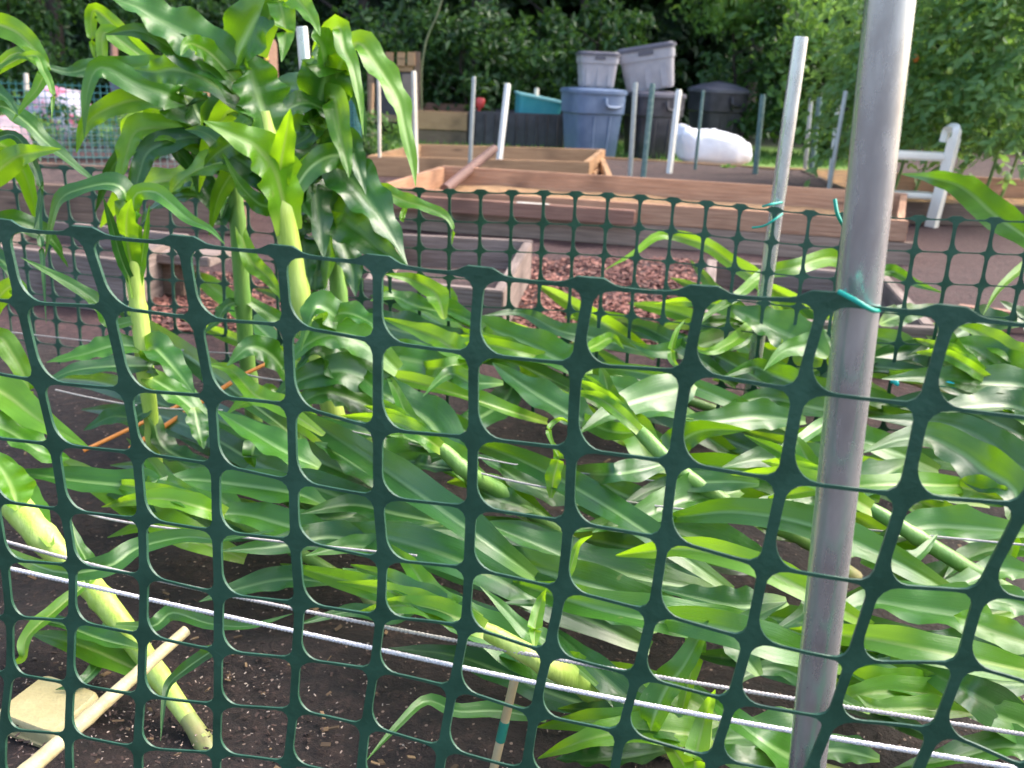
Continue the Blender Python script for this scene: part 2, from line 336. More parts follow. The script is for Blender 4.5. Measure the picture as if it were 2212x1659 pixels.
# ---------------------------------------------------------------- plastic mesh fences
def fence_mesh(P, ni0, ni1, nj, a=.450, b=.480, thick=.0034, N=48):
    """P(i, j) -> point of the net sheet; returns geometry of a moulded net with rounded holes and top tabs"""
    keys, V, F = {}, [], []
    def nrm(u, v):
        e = .06; n = (P(u+e, v)-P(u-e, v)).cross(P(u, v+e)-P(u, v-e)); n.normalize(); return n
    def vid(u, v, side):
        k = (round(u, 3), round(v, 3), side)
        if k not in keys: keys[k] = len(V); V.append(P(u, v)+nrm(u, v)*thick*side*(.22+.28*max(0, 1-abs(u-round(u))/.22)))
        return keys[k]
    def hole(c, s, aa, bb):                       # rounded rectangle, the lower left corner webbed widest
        ru, rv = (.25, .36) if (c < 0 and s > 0) else ((.13, .14) if (c > 0 and s > 0) else ((.17, .19) if c < 0 else (.13, .17)))
        lo, hi = .2, .75
        for _ in range(22):
            r = (lo+hi)/2; x, y = abs(c)*r, abs(s)*r; dx, dy = (x-(aa-ru))/ru, (y-(bb-rv))/rv
            ok = x < aa and y < bb and not (dx > 0 and dy > 0 and dx*dx+dy*dy > 1)
            lo, hi = (r, hi) if ok else (lo, r)
        return lo
    def quad(uv, side):
        q = [vid(x, y, side) for x, y in uv]
        if len(set(q)) < 3: return
        q = list(dict.fromkeys(q)); F.append(q if side > 0 else q[::-1])
    for i in range(ni0, ni1):
        for j in range(nj):
            rg = random.Random(i*31+j)
            aa = a*rg.uniform(.98, 1.01); cx, cy = i+.5, j+.5; ring, out = [], []
            for k in range(N):
                th = 2*math.pi*k/N; c, s = math.cos(th), math.sin(th)
                r = hole(c, s, aa, b); ring.append((cx+r*c, cy+r*s))
                q = .5/max(abs(c), abs(s)); out.append((cx+q*c, cy+q*s))
            for k in range(N):
                k2 = (k+1) % N
                for sd_ in (1, -1): quad([out[k], out[k2], ring[k2], ring[k]], sd_)
                F.append([vid(*ring[k], 1), vid(*ring[k2], 1), vid(*ring[k2], -1), vid(*ring[k], -1)])
    # top edge with tabs
    prof = [(0, .125), (.115, .125), (.14, .11), (.23, .05), (.30, .033), (.5, .024)]
    for i in range(ni0, ni1):
        us = sorted({round(q, 4) for k in range(7) for q in (k*.023, 1-k*.023)} | {.14, .17, .20, .23, .27, .30, .38, .5, .62, .70, .73, .77, .80, .83, .86})
        def top(u):
            d = min(u, 1-u)
            for (a0, h0), (a1, h1) in zip(prof, prof[1:]):
                if d <= a1: return h0+(h1-h0)*(d-a0)/(a1-a0)
            return prof[-1][1]
        for u0, u1 in zip(us, us[1:]):
            for sd_ in (1, -1): quad([(i+u0, -top(u0)), (i+u1, -top(u1)), (i+u1, 0), (i+u0, 0)], sd_)
            F.append([vid(i+u0, -top(u0), 1), vid(i+u0, -top(u0), -1), vid(i+u1, -top(u1), -1), vid(i+u1, -top(u1), 1)])
    return V, F
def net(grid, i0):                                # Catmull-Rom sheet through surveyed knots
    nj, ni = grid.shape[:2]
    def cr(p, t): a, b, c, d = p; return .5*(2*b+(c-a)*t+(2*a-5*b+4*c-d)*t*t+(3*b-a-3*c+d)*t**3)
    def P(u, v):
        u -= i0; iu = int(min(max(math.floor(u), 0), ni-2)); jv = int(min(max(math.floor(v), 0), nj-2)); tu, tv = u-iu, v-jv
        rows = []
        for jj in (jv-1, jv, jv+1, jv+2):
            def at(ii):
                q = min(max(jj, 0), nj-1); w_ = min(max(ii, 0), ni-1); p = grid[q, w_].copy()
                if jj < 0: p = 2*grid[0, w_]-grid[1, w_]
                if jj > nj-1: p = 2*grid[nj-1, w_]-grid[nj-2, w_]
                if ii < 0: p = p*2-grid[q, 1]
                if ii > ni-1: p = p*2-grid[q, ni-2]
                return p
            rows.append(cr([at(iu-1), at(iu), at(iu+1), at(iu+2)], tu))
        return Vector(cr(rows, tv))
    return P
KN = {0: [(15, 492), (52, 650), (90, 820), (117, 960), (135, 1105), (150, 1226), (152, 1346), (153, 1476), (153, 1583)],
      1: [(190, 507), (235, 663), (270, 843), (290, 983), (303, 1126), (310, 1246), (312, 1369), (310, 1496), (303, 1609)],
      2: [(397, 530), (420, 690), (450, 860), (463, 1006), (470, 1146), (477, 1276), (477, 1399), (473, 1519), (467, 1629)],
      3: [(603, 552), (617, 706), (630, 876), (638, 1036), (643, 1163), (650, 1299), (640, 1423), (630, 1539), (617, 1653)],
      4: [(815, 573), (819, 735), (821, 920), (821, 1068), (828, 1205), (820, 1333), (804, 1453), (787, 1573)],
      5: [(1038, 595), (1027, 760), (1024, 943), (1018, 1097), (1010, 1233), (1000, 1359), (977, 1489), (957, 1613)],
      6: [(1275, 618), (1247, 786), (1234, 973), (1226, 1133), (1210, 1276), (1184, 1409), (1157, 1536), (1137, 1656)],
      7: [(1517, 640), (1483, 808), (1454, 1003), (1434, 1166), (1410, 1319), (1377, 1453), (1344, 1576)],
      8: [(1780, 658), (1728, 846), (1691, 1036), (1651, 1216), (1618, 1373), (1581, 1509), (1541, 1639)],
      9: [(2050, 685), (1995, 873), (1951, 1063), (1891, 1256), (1838, 1426), (1795, 1556)],
      10: [(2335, 712), (2272, 905), (2212, 1090), (2121, 1283), (2075, 1443), (2021, 1586)]}
ii, jj, pp = [], [], []
for i, c in KN.items():
    for j, p in enumerate(c): ii.append(i); jj.append(j); pp.append(p)
ii, jj, pp = np.array(ii, float), np.array(jj, float), np.array(pp, float)
basis = lambda i, j: np.stack([np.ones_like(i), i, j, i*j, i*i, j*j, i*i*j, i*j*j, j**3/10], -1)
cf, *_ = np.linalg.lstsq(basis(ii, jj), pp, rcond=None)
FR = R(14); fd = Vector((math.cos(FR), -math.sin(FR), 0)); fv = Vector((math.sin(FR)*.07, math.cos(FR)*.07, -1)); fn = fd.cross(fv).normalized()
FP0 = CAM+ray(1106, 590)*.672
def on_front(x, y, off=0):
    d = ray(x, y); return CAM+d*((FP0+Vector((0, off, 0))-CAM).dot(fn)/d.dot(fn))
NI0, NI1, NJ = -6, 17, 12
gridf = np.zeros((NJ, NI1-NI0+1, 3))
def knot(i, j):
    if 0 <= i <= 10 and j < len(KN[i]): return np.array(on_front(*KN[i][j]))
    x, y = (basis(np.array(float(i)), np.array(float(j))) @ cf); return np.array(on_front(x, y))
for jx in range(9):
    for ix in range(-1, 12):
        gridf[jx, ix-NI0] = knot(ix, jx)
    for ix in (-2, -3, -4, -5, -6): gridf[jx, ix-NI0] = 2*gridf[jx, ix+1-NI0]-gridf[jx, ix+2-NI0]
    for ix in (12, 13, 14, 15, 16, 17): gridf[jx, ix-NI0] = 2*gridf[jx, ix-1-NI0]-gridf[jx, ix-2-NI0]
sm = gridf[:9].copy()
for jx in range(9, NJ): gridf[jx] = gridf[jx-1]+(gridf[8]-gridf[4])/4
for jx in range(NJ):                               # slack in the net
    for ix in range(gridf.shape[1]):
        gridf[jx, ix] += np.array(fn)*.004*math.sin((ix+NI0+3)*1.3+jx*.8)
V, F = fence_mesh(net(gridf, NI0), NI0, NI1, NJ-1)
fo = mesh_obj('mesh_fence', V, F, M_FENCE, smooth=38)
tag(fo, 'dark green plastic mesh fence with large square holes, nearest to the viewer', 'fence', 'green plastic mesh fences')

BR = R(12); bdv = Vector((math.cos(BR), -math.sin(BR), 0)); BP0 = CAM+ray(1106, 415)*2.32
bn_ = Vector((math.sin(BR), math.cos(BR), 0))
def on_back(x, y, off=0):
    d = ray(x, y); return CAM+d*((BP0-CAM).dot(bn_)+off)/d.dot(bn_)
nb0, nb1, nbj = -19, 20, 9
gridb = np.zeros((nbj, nb1-nb0+1, 3)); top0 = on_back(1106, 418)
dl = on_back(353, 373)-top0; slope = dl.z/dl.dot(bdv)
for jx in range(nbj):
    for ix in range(nb0, nb1+1):
        p = top0+bdv*(.077*ix)+Vector((0, 0, slope*.077*ix-.0715*jx))
        p += bn_*(.012*math.sin(ix*.35+jx*.3))+Vector((0, 0, .006*math.sin(ix*.5)))
        gridb[jx, ix-nb0] = p
V, F = fence_mesh(net(gridb, nb0), nb0, nb1, nbj-1, a=.452, b=.480, thick=.0030, N=24)
tag(mesh_obj('mesh_fence', V, F, M_FENCE, smooth=38), 'second green plastic mesh fence beyond the corn, its holes looking small', 'fence', 'green plastic mesh fences')

# ---------------------------------------------------------------- metal poles, ties
def pole(name, top, bot, r, mat, label, cat, group=None, sides=20):
    d = (top-bot).normalized(); root = thing(name, label, cat, bot, group)
    a = tube_geo([bot, bot+(top-bot)*.5, top], r, sides); mesh_obj('tube', a[0], a[1], mat, root, smooth=50)
    c = tube_geo([top-d*.0, top+d*.003], r*.9, sides); mesh_obj('end_cap', c[0], c[1], mat, root, smooth=50)
    return root
pt, pb = on_front(1944, -190, .034), on_front(1743, 1659, .034)
dirp = (pb-pt); pb2 = pb+dirp*((pb.z+.05)/(-dirp.z))
pole('metal_pole', pt, pb2, .0148, M_STEEL, 'thick galvanised steel pole standing just behind the near mesh fence', 'pole', 'galvanised poles')
a_, b_ = on_back(1730, 82, .03), on_back(1635, 750, .03); d_ = b_-a_; b_ = b_+d_*((b_.z+.03)/(-d_.z))
pole('metal_pole', a_, b_, .0165, M_STEEL, 'slimmer galvanised pole tied to the second mesh fence, right of the bins', 'pole', 'galvanised poles')
a_, b_ = on_back(652, 60, .03), on_back(668, 250, .03); d_ = b_-a_; b_ = b_+d_*((b_.z+.03)/(-d_.z))
pole('metal_pole', a_, b_, .0155, M_STEEL, 'galvanised pole rising out of the standing corn leaves at left', 'pole', 'galvanised poles')
def tie(pts, r, label, mat=M_TIE):
    g = tube_geo(crom(pts, 14), r, 6); tag(mesh_obj('plant_tie', g[0], g[1], mat, smooth=60), label, 'tie', 'green plastic ties')
tie([on_front(1812, 630, .0), on_front(1850, 650, -.012), on_front(1872, 664, -.012), on_front(1893, 672, -.004), on_front(1900, 664, .03), on_front(1850, 640, .055), on_front(1812, 632, .02)], .0016, 'bright green tie binding the near fence top to the thick pole')
tie([on_back(1625, 492, -.01), on_back(1650, 488, -.02), on_back(1672, 475, -.02), on_back(1690, 462, .0)], .0028, 'green tie looped low around the slimmer galvanised pole')
tie([on_back(1648, 446, .0), on_back(1662, 442, -.02), on_back(1690, 437, .0)], .0028, 'green tie wrapped high around the slimmer galvanised pole')
tie([on_back(1803, 430, -.02), on_back(1810, 465, -.03), on_back(1830, 500, -.02)], .0045, 'loose bright green tie end sticking up left of the thick pole')
for x0, y0, x1, y1, l in ((1925, 826, 1940, 832, 'small turquoise plastic scrap on the leaves right beside the thick pole'), (2030, 832, 2068, 836, 'longer turquoise plastic scrap among the leaves at right edge')):
    g = tube_geo(crom([G(x0, y0, .28), G((x0+x1)/2, y0-3, .285), G(x1, y1, .28)], 8), [.003, .005, .006, .006, .006, .006, .005, .003], 6)
    tag(mesh_obj('plastic_scrap', g[0], g[1], M_TURQ, smooth=60), l, 'scrap', 'turquoise scraps')

# ---------------------------------------------------------------- twine, canes
def twine(pts, r, label, z=.22):
    r *= .72
    P = crom([G(x, y, z) for x, y in pts], 60)
    P = [p+np.array((0, 0, -.014*math.sin(math.pi*k/59))) for k, p in enumerate(P)]
    V, F = [], []
    for ph in (0, math.pi):                       # two strands laid round each other
        d = Vector(P[-1]-P[0]).normalized(); s = d.cross(Vector((0, 0, 1))).normalized(); b = s.cross(d)
        n = 760; Q = crom(P[::6]+[P[-1]], n)
        L = [Vector(q)+(s*math.cos(ph+k*1.35)+b*math.sin(ph+k*1.35))*r*.45 for k, q in enumerate(Q)]
        g = tube_geo(L, r*.62, 6); V, F = join((V, F), g)
    tag(mesh_obj('garden_twine', V, F, M_TWINE if r > .003 else M_TWINE2, smooth=60), label, 'twine', 'white twines strung over the corn bed')
twine([(-60, 1210), (737, 1366), (1475, 1516), (2300, 1676)], .0042, 'thick white twine, nearest to the viewer, running under the near fence')
twine([(-60, 1150), (335, 1234), (1224, 1408), (2300, 1600)], .0036, 'white twine half hidden by leaves just behind the nearest twine')
twine([(140, 1085), (290, 1112), (900, 1200)], .0026, 'short stretch of white twine among leaves at left, over the soil')
twine([(1000, 1012), (1137, 1033), (1417, 1075), (1901, 1134), (2300, 1185)], .0026, 'thin pale twine crossing behind the thick pole through lodged leaves')
twine([(760, 932), (1040, 976), (1237, 1006), (1600, 1056)], .0022, 'thin dull twine above the dark soil gap in the middle of the bed')
twine([(120, 842), (300, 862), (480, 886)], .0026, 'white twine crossing behind the leaning left corn stalk')
twine([(480, 790), (567, 803), (700, 826)], .0026, 'white twine beside the little wooden peg under the bright stalk')
twine([(-40, 710), (387, 743), (600, 765)], .0024, 'farthest pale twine at left, in front of the bark path')
def cane(p0, p1, r0, r1, mat, name, label, cat, group=None, nodes=3):
    root = thing(name, label, cat, p0, group)
    n = 26; P = [p0+(p1-p0)*(k/(n-1)) for k in range(n)]
    rr = [r0+(r1-r0)*k/(n-1)+(.0009 if nodes and k % (n//nodes) == 2 else 0) for k in range(n)]
    g = tube_geo(P, rr, 12); mesh_obj('shaft', g[0], g[1], mat, root, smooth=60); return root
cane(G(20, 1700, .06), G(402, 1362, .12), .0105, .0075, M_CANE, 'bamboo_cane', 'cream bamboo cane leaning over the soil at bottom left', 'cane')
cane(G(180, 974, .10), G(575, 786, .22), .0042, .004, M_ORANGE, 'orange_cane', 'thin orange cane lying behind the left corn stalk, upper of two', 'cane', 'orange canes', 0)
cane(G(280, 970, .11), G(500, 826, .22), .0052, .0048, M_ORANGE, 'orange_cane', 'thicker orange cane, lower of the two by the left stalk', 'cane', 'orange canes', 0)
st = cane(G(1112, 1466, .16), G(1062, 1680, .02), .0055, .0055, M_TAN, 'marker_stick', 'thin tan stick with green painted bands by the lower edge', 'stick', None, 0)
for u0, u1 in ((.42, .62), (.92, .97)):
    q0, q1 = G(1112, 1466, .16), G(1062, 1680, .02); g = tube_geo([q0+(q1-q0)*u0, q0+(q1-q0)*u1], .0060, 12); mesh_obj('green_band', g[0], g[1], M_GREENPAINT, st, smooth=50)
p0 = G(660, 890, .03); root = thing('wooden_peg', 'small weathered wooden peg standing in the soil under the bright stalk', 'peg', p0)
g = xf(join(box_geo(.030, .012, .085, .0015), ([(-.013, -.004, .085), (.013, -.004, .085), (.013, .004, .085), (-.013, .004, .085), (-.006, 0, .093), (.006, 0, .093)], [[0, 1, 5, 4], [1, 2, 5], [2, 3, 4, 5], [3, 0, 4]])), Matrix.Translation(p0) @ Matrix.Rotation(.1, 4, 'Y'))
mesh_obj('stake', g[0], g[1], M_WGREY, root)
# yellow tray
c0 = G(110, 1548, 0); root = thing('yellow_tray', 'shallow yellow plastic tray upside down on the soil behind the bamboo cane', 'tray', c0)
Mt = Matrix.Translation(c0) @ Matrix.Rotation(R(-22), 4, 'Z') @ Matrix.Rotation(R(5), 4, 'X')
M_YEL = simple('dull_yellow_plastic', (.34, .28, .13), (.46, .39, .20), .5, scale=16, bump=.2, bscale=120)
g = xf(loft_geo([(.002, .052, .045, 9), (.014, .051, .044, 9), (.022, .0495, .0425, 9), (.025, .047, .040, 9), (.0246, .043, .036, 9)], 40), Mt); mesh_obj('body', g[0], g[1], M_YEL, root, smooth=40)
g = xf(loft_geo([(.0, .0555, .0485, 9), (.0045, .0555, .0485, 9)], 40), Mt); mesh_obj('rim', g[0], g[1], M_YEL, root, smooth=40)

# ---------------------------------------------------------------- timber beds
def board(p0, p1, h, t, mat, parent, name='board', z0=0.0, side=0):
    p0, p1 = Vector(p0), Vector(p1); d = p1-p0; L = math.hypot(d.x, d.y); ang = math.atan2(d.y, d.x)
    g = box_geo(L, t, h, min(.004, t*.12), cx=L/2, cy=side*t/2)
    M = Matrix.Translation(Vector((p0.x, p0.y, z0))) @ Matrix.Rotation(ang, 4, 'Z')
    return mesh_obj(name, g[0], g[1], mat, parent, M=M)
def bed(corners, h, t, mats, name, label, cat='raised bed', group='timber framed beds', soil=None, skip=(), z0=0):
    """corners in survey pixels of the top edge: near-left, near-right, far-right, far-left"""
    C = [G(x, y, h) for x, y in corners]; c = sum((Vector(q) for q in C), Vector())/4; c.z = 0
    root = thing(name, label, cat, c, group)
    for k in range(4):
        if k in skip: continue
        a, b = C[k].copy(), C[(k+1) % 4].copy(); d = (b-a).normalized()
        if k % 2: a += d*t*.52; b -= d*t*.52
        else: a -= d*t*.5; b += d*t*.5
        board(a, b, h-z0+random.uniform(-.003, .003), t, mats[k % len(mats)], root, z0=z0)
    if soil:
        n = 14; V, F = [], []
        for j in range(n):
            for i in range(n):
                u, v = i/(n-1), j/(n-1); q = (C[0]*(1-u)+C[1]*u)*(1-v)+(C[3]*(1-u)+C[2]*u)*v
                V.append((q.x, q.y, soil+.02*noise.noise(Vector((q.x*4, q.y*4, 1)))))
        for j in range(n-1):
            for i in range(n-1): F.append([j*n+i, j*n+i+1, (j+1)*n+i+1, (j+1)*n+i])
        mesh_obj('soil_fill', V, F, M_SOILBED, root, smooth=180)
    return root
M_SOILBED = simple('bed_soil', (.03, .018, .016), (.10, .06, .052), .85, scale=22, bump=.9, bscale=60)
# A: weathered frame straight ahead behind the net
bed([(800, 600), (1078, 625), (1141, 520), (860, 506)], .17, .038, [M_WGREY], 'raised_bed', 'empty weathered grey timber frame, nearest beyond the second fence', soil=.05)
# B: left dark frame
bed([(-140, 515), (262, 560), (395, 505), (60, 470)], .19, .038, [M_WGREY], 'raised_bed', 'dark weathered timber bed at left behind the standing corn', soil=.10)
# plank lying flat on the path
a_ = G(300, 556, .13); root = thing('loose_plank', 'short pale grey plank lying beside the dark left bed', 'plank', (a_.x, a_.y, 0))
g = box_geo(.36, .20, .035, .004); mesh_obj('plank', g[0], g[1], M_WGREY, root, M=Matrix.Translation(G(380, 560, .13)) @ Matrix.Rotation(R(-8), 4, 'Z'))
g = box_geo(.10, .12, .128, .006); mesh_obj('support_block', g[0], g[1], M_WBROWN, root, M=Matrix.Translation(G(380, 560, .13)*1-Vector((0, 0, .13))) @ Matrix.Rotation(R(-8), 4, 'Z'))
# C: long stacked cedar bed
HC = .22
C_nl, C_nr, C_fr, C_fl = G(800, 402, HC), G(1962, 478, HC), G(1960, 418, HC), G(955, 358, HC)
root = thing('raised_bed', 'long new cedar bed with two stacked front boards in the middle distance', 'raised bed', (C_nl+C_nr)/2*Vector((1, 1, 0)) if False else Vector(((C_nl.x+C_nr.x)/2, (C_nl.y+C_nr.y)/2, 0)), 'timber framed beds')
board(C_nl, C_nr, .105, .04, M_WORANGE, root, z0=.118)
ex = (C_nr-C_nl).normalized()
board(C_nl, C_nr+ex*.055, .116, .045, M_WLOW, root, z0=0)
board(C_fl, C_fr, .20, .04, M_WORANGE, root, z0=.02)
board(C_nl+Vector((.03, .025, 0)), C_fl+Vector((.0, -.025, 0)), .20, .04, M_WORANGE, root, z0=.015)
board(C_nr+Vector((-.03, .025, 0)), C_fr+Vector((-.03, -.025, 0)), .20, .04, M_WORANGE, root, z0=.015)
fr_ = Vector((ex.y, -ex.x, 0))
rb0, rb1 = C_nl+fr_*.075, G(1367, 463, .20)
rb0 = Vector((rb0.x, rb0.y, 0)); 
dirx = ex*((rb1-rb0).dot(ex)); 
board(rb0, rb0+dirx, .075, .05, M_WRED, root, z0=.119, name='red_board')
V, F = [], []
n = 16
for j in range(n):
    for i in range(n):
        u, v = i/(n-1), j/(n-1); q = (C_nl*(1-u)+C_nr*u)*(1-v)+(C_fl*(1-u)+C_fr*u)*v; V.append((q.x, q.y, .10+.03*noise.noise(Vector((q.x*3, q.y*3, 4)))))
for j in range(n-1):
    for i in range(n-1): F.append([j*n+i, j*n+i+1, (j+1)*n+i+1, (j+1)*n+i])
M_STRAWBED = simple('straw_bed', (.18, .09, .04), (.48, .30, .14), .8, scale=18, bump=.8, bscale=50, stretch=(1, 4, 1))
mesh_obj('soil_fill', V, F, M_STRAWBED, root, smooth=180)
# paper label on the red board
q = rb0+ex*((G(1135, 449, .2)-rb0).dot(ex)); g = box_geo(.17, .035, .002)
tag(mesh_obj('paper_label', g[0], g[1], M_WHITEP, M=Matrix.Translation(Vector((q.x, q.y, .1945))) @ Matrix.Rotation(math.atan2(ex.y, ex.x), 4, 'Z')), 'white paper strip lying on top of the red board of the cedar bed', 'label')
# D: tan frame further back
bed([(800, 336), (1266, 349), (1302, 322), (905, 311)], .16, .05, [M_WTAN, M_WTAN, M_WTAN], 'raised_bed', 'tan timber frame in front of the black box and blue bin', soil=.03)
# E: soil bed right of D
bed([(1325, 398), (1850, 420), (1735, 366), (1300, 339)], .10, .05, [M_WTAN, M_WBROWN, M_WTAN, M_WTAN], 'raised_bed', 'low soil bed with thin timber edges before the white bag', soil=.085, skip=(0,))
for k, (x0, y0, x1, y1) in enumerate(((1262, 377, 1296, 343), (1282, 378, 1312, 347))):
    p0, p1 = G(x0, y0, .024), G(x1, y1, .024); g = tube_geo([p0, p1], .022, 4)
    tag(mesh_obj('loose_batten', g[0], g[1], M_WTAN), ('pale timber batten leaning against the tan frame corner, nearer the frame', 'pale timber batten on the soil, right of the other batten')[k], 'batten', 'loose battens')
# F: left far bed
bed([(-60, 388), (520, 421), (520, 375), (-60, 345)], .20, .05, [M_WBROWN], 'raised_bed', 'brown timber bed filled with bark at far left behind the netting row', soil=.17)
# G: right weathered frame
bed([(1528, 680), (2010, 706), (1905, 592), (1538, 560)], .16, .04, [M_WGREY], 'raised_bed', 'weathered frame at right half hidden by fallen corn leaves', soil=.05)
# H: timber kerb behind the white step stool
for (x0, y0, x1, y1, h_, mt, lb) in ((1860, 432, 2260, 447, .14, M_WBROWN, 'long brown timber edging behind the white stool'), (2070, 658, 2330, 690, .08, M_WRED, 'reddish timber edging on the soil at the right border'),
                                     (1930, 386, 2300, 396, .05, M_BLACKBIN, 'black plastic edging along the foot of the tomato row')):
    a_, b_ = G(x0, y0, h_), G(x1, y1, h_); root = thing('timber_edging', lb, 'edging', Vector((a_.x, a_.y, 0))); board(a_, b_, h_, .05, mt, root)
# brown handle
p0, p1 = G(960, 410, .12), YP(1067, 322, G(960, 410, .12).y+1.0)
g = tube_geo([p0, (p0+p1)/2, p1], [.034, .034, .032], 14); tag(mesh_obj('wooden_post', g[0], g[1], wood('dark_handle', (.13, .07, .055), (.22, .12, .10)), smooth=50), 'round brown wooden post leaning across the cedar bed', 'post')

# ---------------------------------------------------------------- garden stakes
def stake(xt, yt, xb, yb, wpx, mat, label, name='garden_stake', z0=0, sq=False, sides=12):
    b = G(xb, yb, z0); t = YP(xt, yt, b.y); r = wpx*m_per_px(b)/2; d = t-b; b = b-d.normalized()*(.05+z0)
    root = thing(name, label, 'stake', b, 'garden stakes')
    g = tube_geo([b, t-(t-b).normalized()*r*.7, t], [r*1.12 if sq else r, r*1.12 if sq else r, r*.8], 4 if sq else sides); mesh_obj('shaft', g[0], g[1], mat, root, smooth=50)
    return root
stake(894, 153, 900, 405, 10, M_CREAM, 'cream square stake behind the long drooping corn leaf tip', sq=True)
stake(1024, 165, 1013, 404, 9, M_GREYP, 'grey round stake in front of the black box left side')
stake(1097, 180, 1075, 375, 12, M_WHITE, 'bright white square stake leaning, in front of the black box', sq=True)
stake(1160, 190, 1152, 320, 9, M_CREAM, 'short whitish stake in front of the teal tub', sq=True)
s_ = stake(1373, 178, 1358, 425, 11, M_GREYP, 'grey stake with rusty top in front of the black bin and tote')
stake(1410, 180, 1383, 442, 12, M_NETP, 'grey green netted stake just right of the rusty topped stake')
stake(1467, 193, 1443, 395, 12, M_WHITE, 'bright white square stake leaning, at the right side of the black bin', sq=True)
stake(1519, 195, 1499, 388, 7, M_NETP, 'thin green stake in front of the right black bin and white bag')
stake(1648, 204, 1629, 398, 12, M_NETP, 'stake wrapped in dark green netting, right of the white bag')
stake(1752, 212, 1739, 368, 9, M_GREYP, 'thin grey stake standing on the straw right of the slim pole')
stake(1771, 210, 1752, 368, 12, M_NETP, 'netting wrapped stake touching the thin grey stake on the straw')
stake(1827, 196, 1783, 452, 10, M_GREYP, 'long grey stake leaning just left of the thick pole')
stake(1812, 216, 1790, 412, 9, M_WHITE, 'white stake right behind the long grey leaning stake', sq=True)
stake(56, 158, 60, 300, 10, M_CREAM, 'cream stake at far left among corn leaf tips')
stake(299, 168, 304, 330, 8, M_CREAM, 'cream stake in front of the far grey tub at left')
stake(362, 172, 372, 345, 9, M_CREAM, 'pale stake in the netting gap between corn plants')
stake(422, 265, 447, 497, 9, M_WHITE, 'thin white stake leaning beside the dark hanging corn leaf')
stake(804, 180, 799, 330, 9, M_WTAN, 'tan wooden stake beside the net roll under the gate')
for (xt, yt, xb, yb, w_, mt, lb) in ((245, 55, 252, 300, 14, M_WRED, 'rust brown timber post at far left behind corn leaves'), (441, 72, 446, 300, 16, M_WORANGE, 'orange brown post behind the top of the tallest corn'), (583, 85, 592, 310, 26, M_WORANGE, 'thick orange timber post behind the hanging lime leaf')):
    stake(xt, yt, xb, yb, w_, mt, lb, 'timber_post', sq=True)
b_ = G(583, 312, 0); a0 = YP(575, 52, b_.y); a1 = YP(576, 130, b_.y-.08)
g = tube_geo([a0, a1], .02, 4); tag(mesh_obj('yellow_lath', g[0], g[1], simple('yellow_paint', (.75, .42, .02), None, .45)), 'narrow yellow lath against the thick orange post', 'lath')

# ---------------------------------------------------------------- bins, totes and the yard behind
def can(cx, by, wpx, hpx, mat, lidm, label, dome=.10, yoff=0, ribs=True):
    b = G(cx, by, 0); b.y += yoff; s = m_per_px(b)*1.0; r = wpx*s/2; h = hpx*s
    root = thing('rubbish_bin', label, 'bin', b, 'rubbish bins'); M = Matrix.Translation(b) @ Matrix.Rotation(R(20), 4, 'Z')
    body = loft_geo([(0, r*.70, r*.70, 5), (.03, r*.74, r*.74, 5), (h*.60, r*.85, r*.85, 4.5), (h*.62, r*.91, r*.91, 4.5), (h*.86, r*.94, r*.94, 4), (h*.90, r*.94, r*.94, 4)], 44)
    body = xf(body, M); mesh_obj('body', body[0], body[1], mat, root, smooth=35)
    lid = xf(loft_geo([(h*.885, r*1.0, r*1.0, 3.5), (h*.93, r*1.0, r*1.0, 3.5), (h*.945, r*.94, r*.94, 3.5), (h*(.945+dome*.6), r*.55, r*.55, 3), (h*(.945+dome), r*.12, r*.12, 2.5)], 44), M)
    mesh_obj('lid', lid[0], lid[1], lidm, root, smooth=40)
    for sgn in (-1, 1):                            # moulded carrying handles
        a = R(20)+(0 if sgn > 0 else math.pi)-R(90)+sgn*.35
        c = b+Vector((math.cos(a)*r*.95, math.sin(a)*r*.95, h*.74)); tdir = Vector((-math.sin(a), math.cos(a), 0))
        g = tube_geo(crom([c-tdir*r*.34+Vector((0, 0, h*.09)), c-tdir*r*.30-Vector((0, 0, h*.02))+Vector((math.cos(a), math.sin(a), 0))*r*.06, c+tdir*r*.30-Vector((0, 0, h*.02))+Vector((math.cos(a), math.sin(a), 0))*r*.06, c+tdir*r*.34+Vector((0, 0, h*.09))], 14), r*.055, 8)
        mesh_obj('handle', g[0], g[1], mat, root, smooth=60)
    for k in range(3):                             # vertical ribs down the body
        a = R(-90)+R(-38+38*k); q0 = b+Vector((math.cos(a)*r*.86, math.sin(a)*r*.86, h*.58)); q1 = b+Vector((math.cos(a)*r*.74, math.sin(a)*r*.74, .05))
        g = tube_geo([q1, q0], [r*.06, r*.07], 6); mesh_obj('rib', g[0], g[1], mat, root, smooth=60)
    return b, r, h, root
B1 = can(1273, 338, 128, 148, M_BLUEBIN, M_BLUEBIN, 'blue grey rubbish bin with a grey tote standing on its lid', dome=.03)
B2 = can(1401, 340, 122, 142, M_BLACKBIN, M_DKLID, 'black dirt streaked bin with a tilted grey tote on its lid', dome=.05)
B3 = can(1538, 331, 114, 142, M_BLACKBIN, M_DKLID, 'black bin with a domed lid, standing behind the white bag', dome=.10)
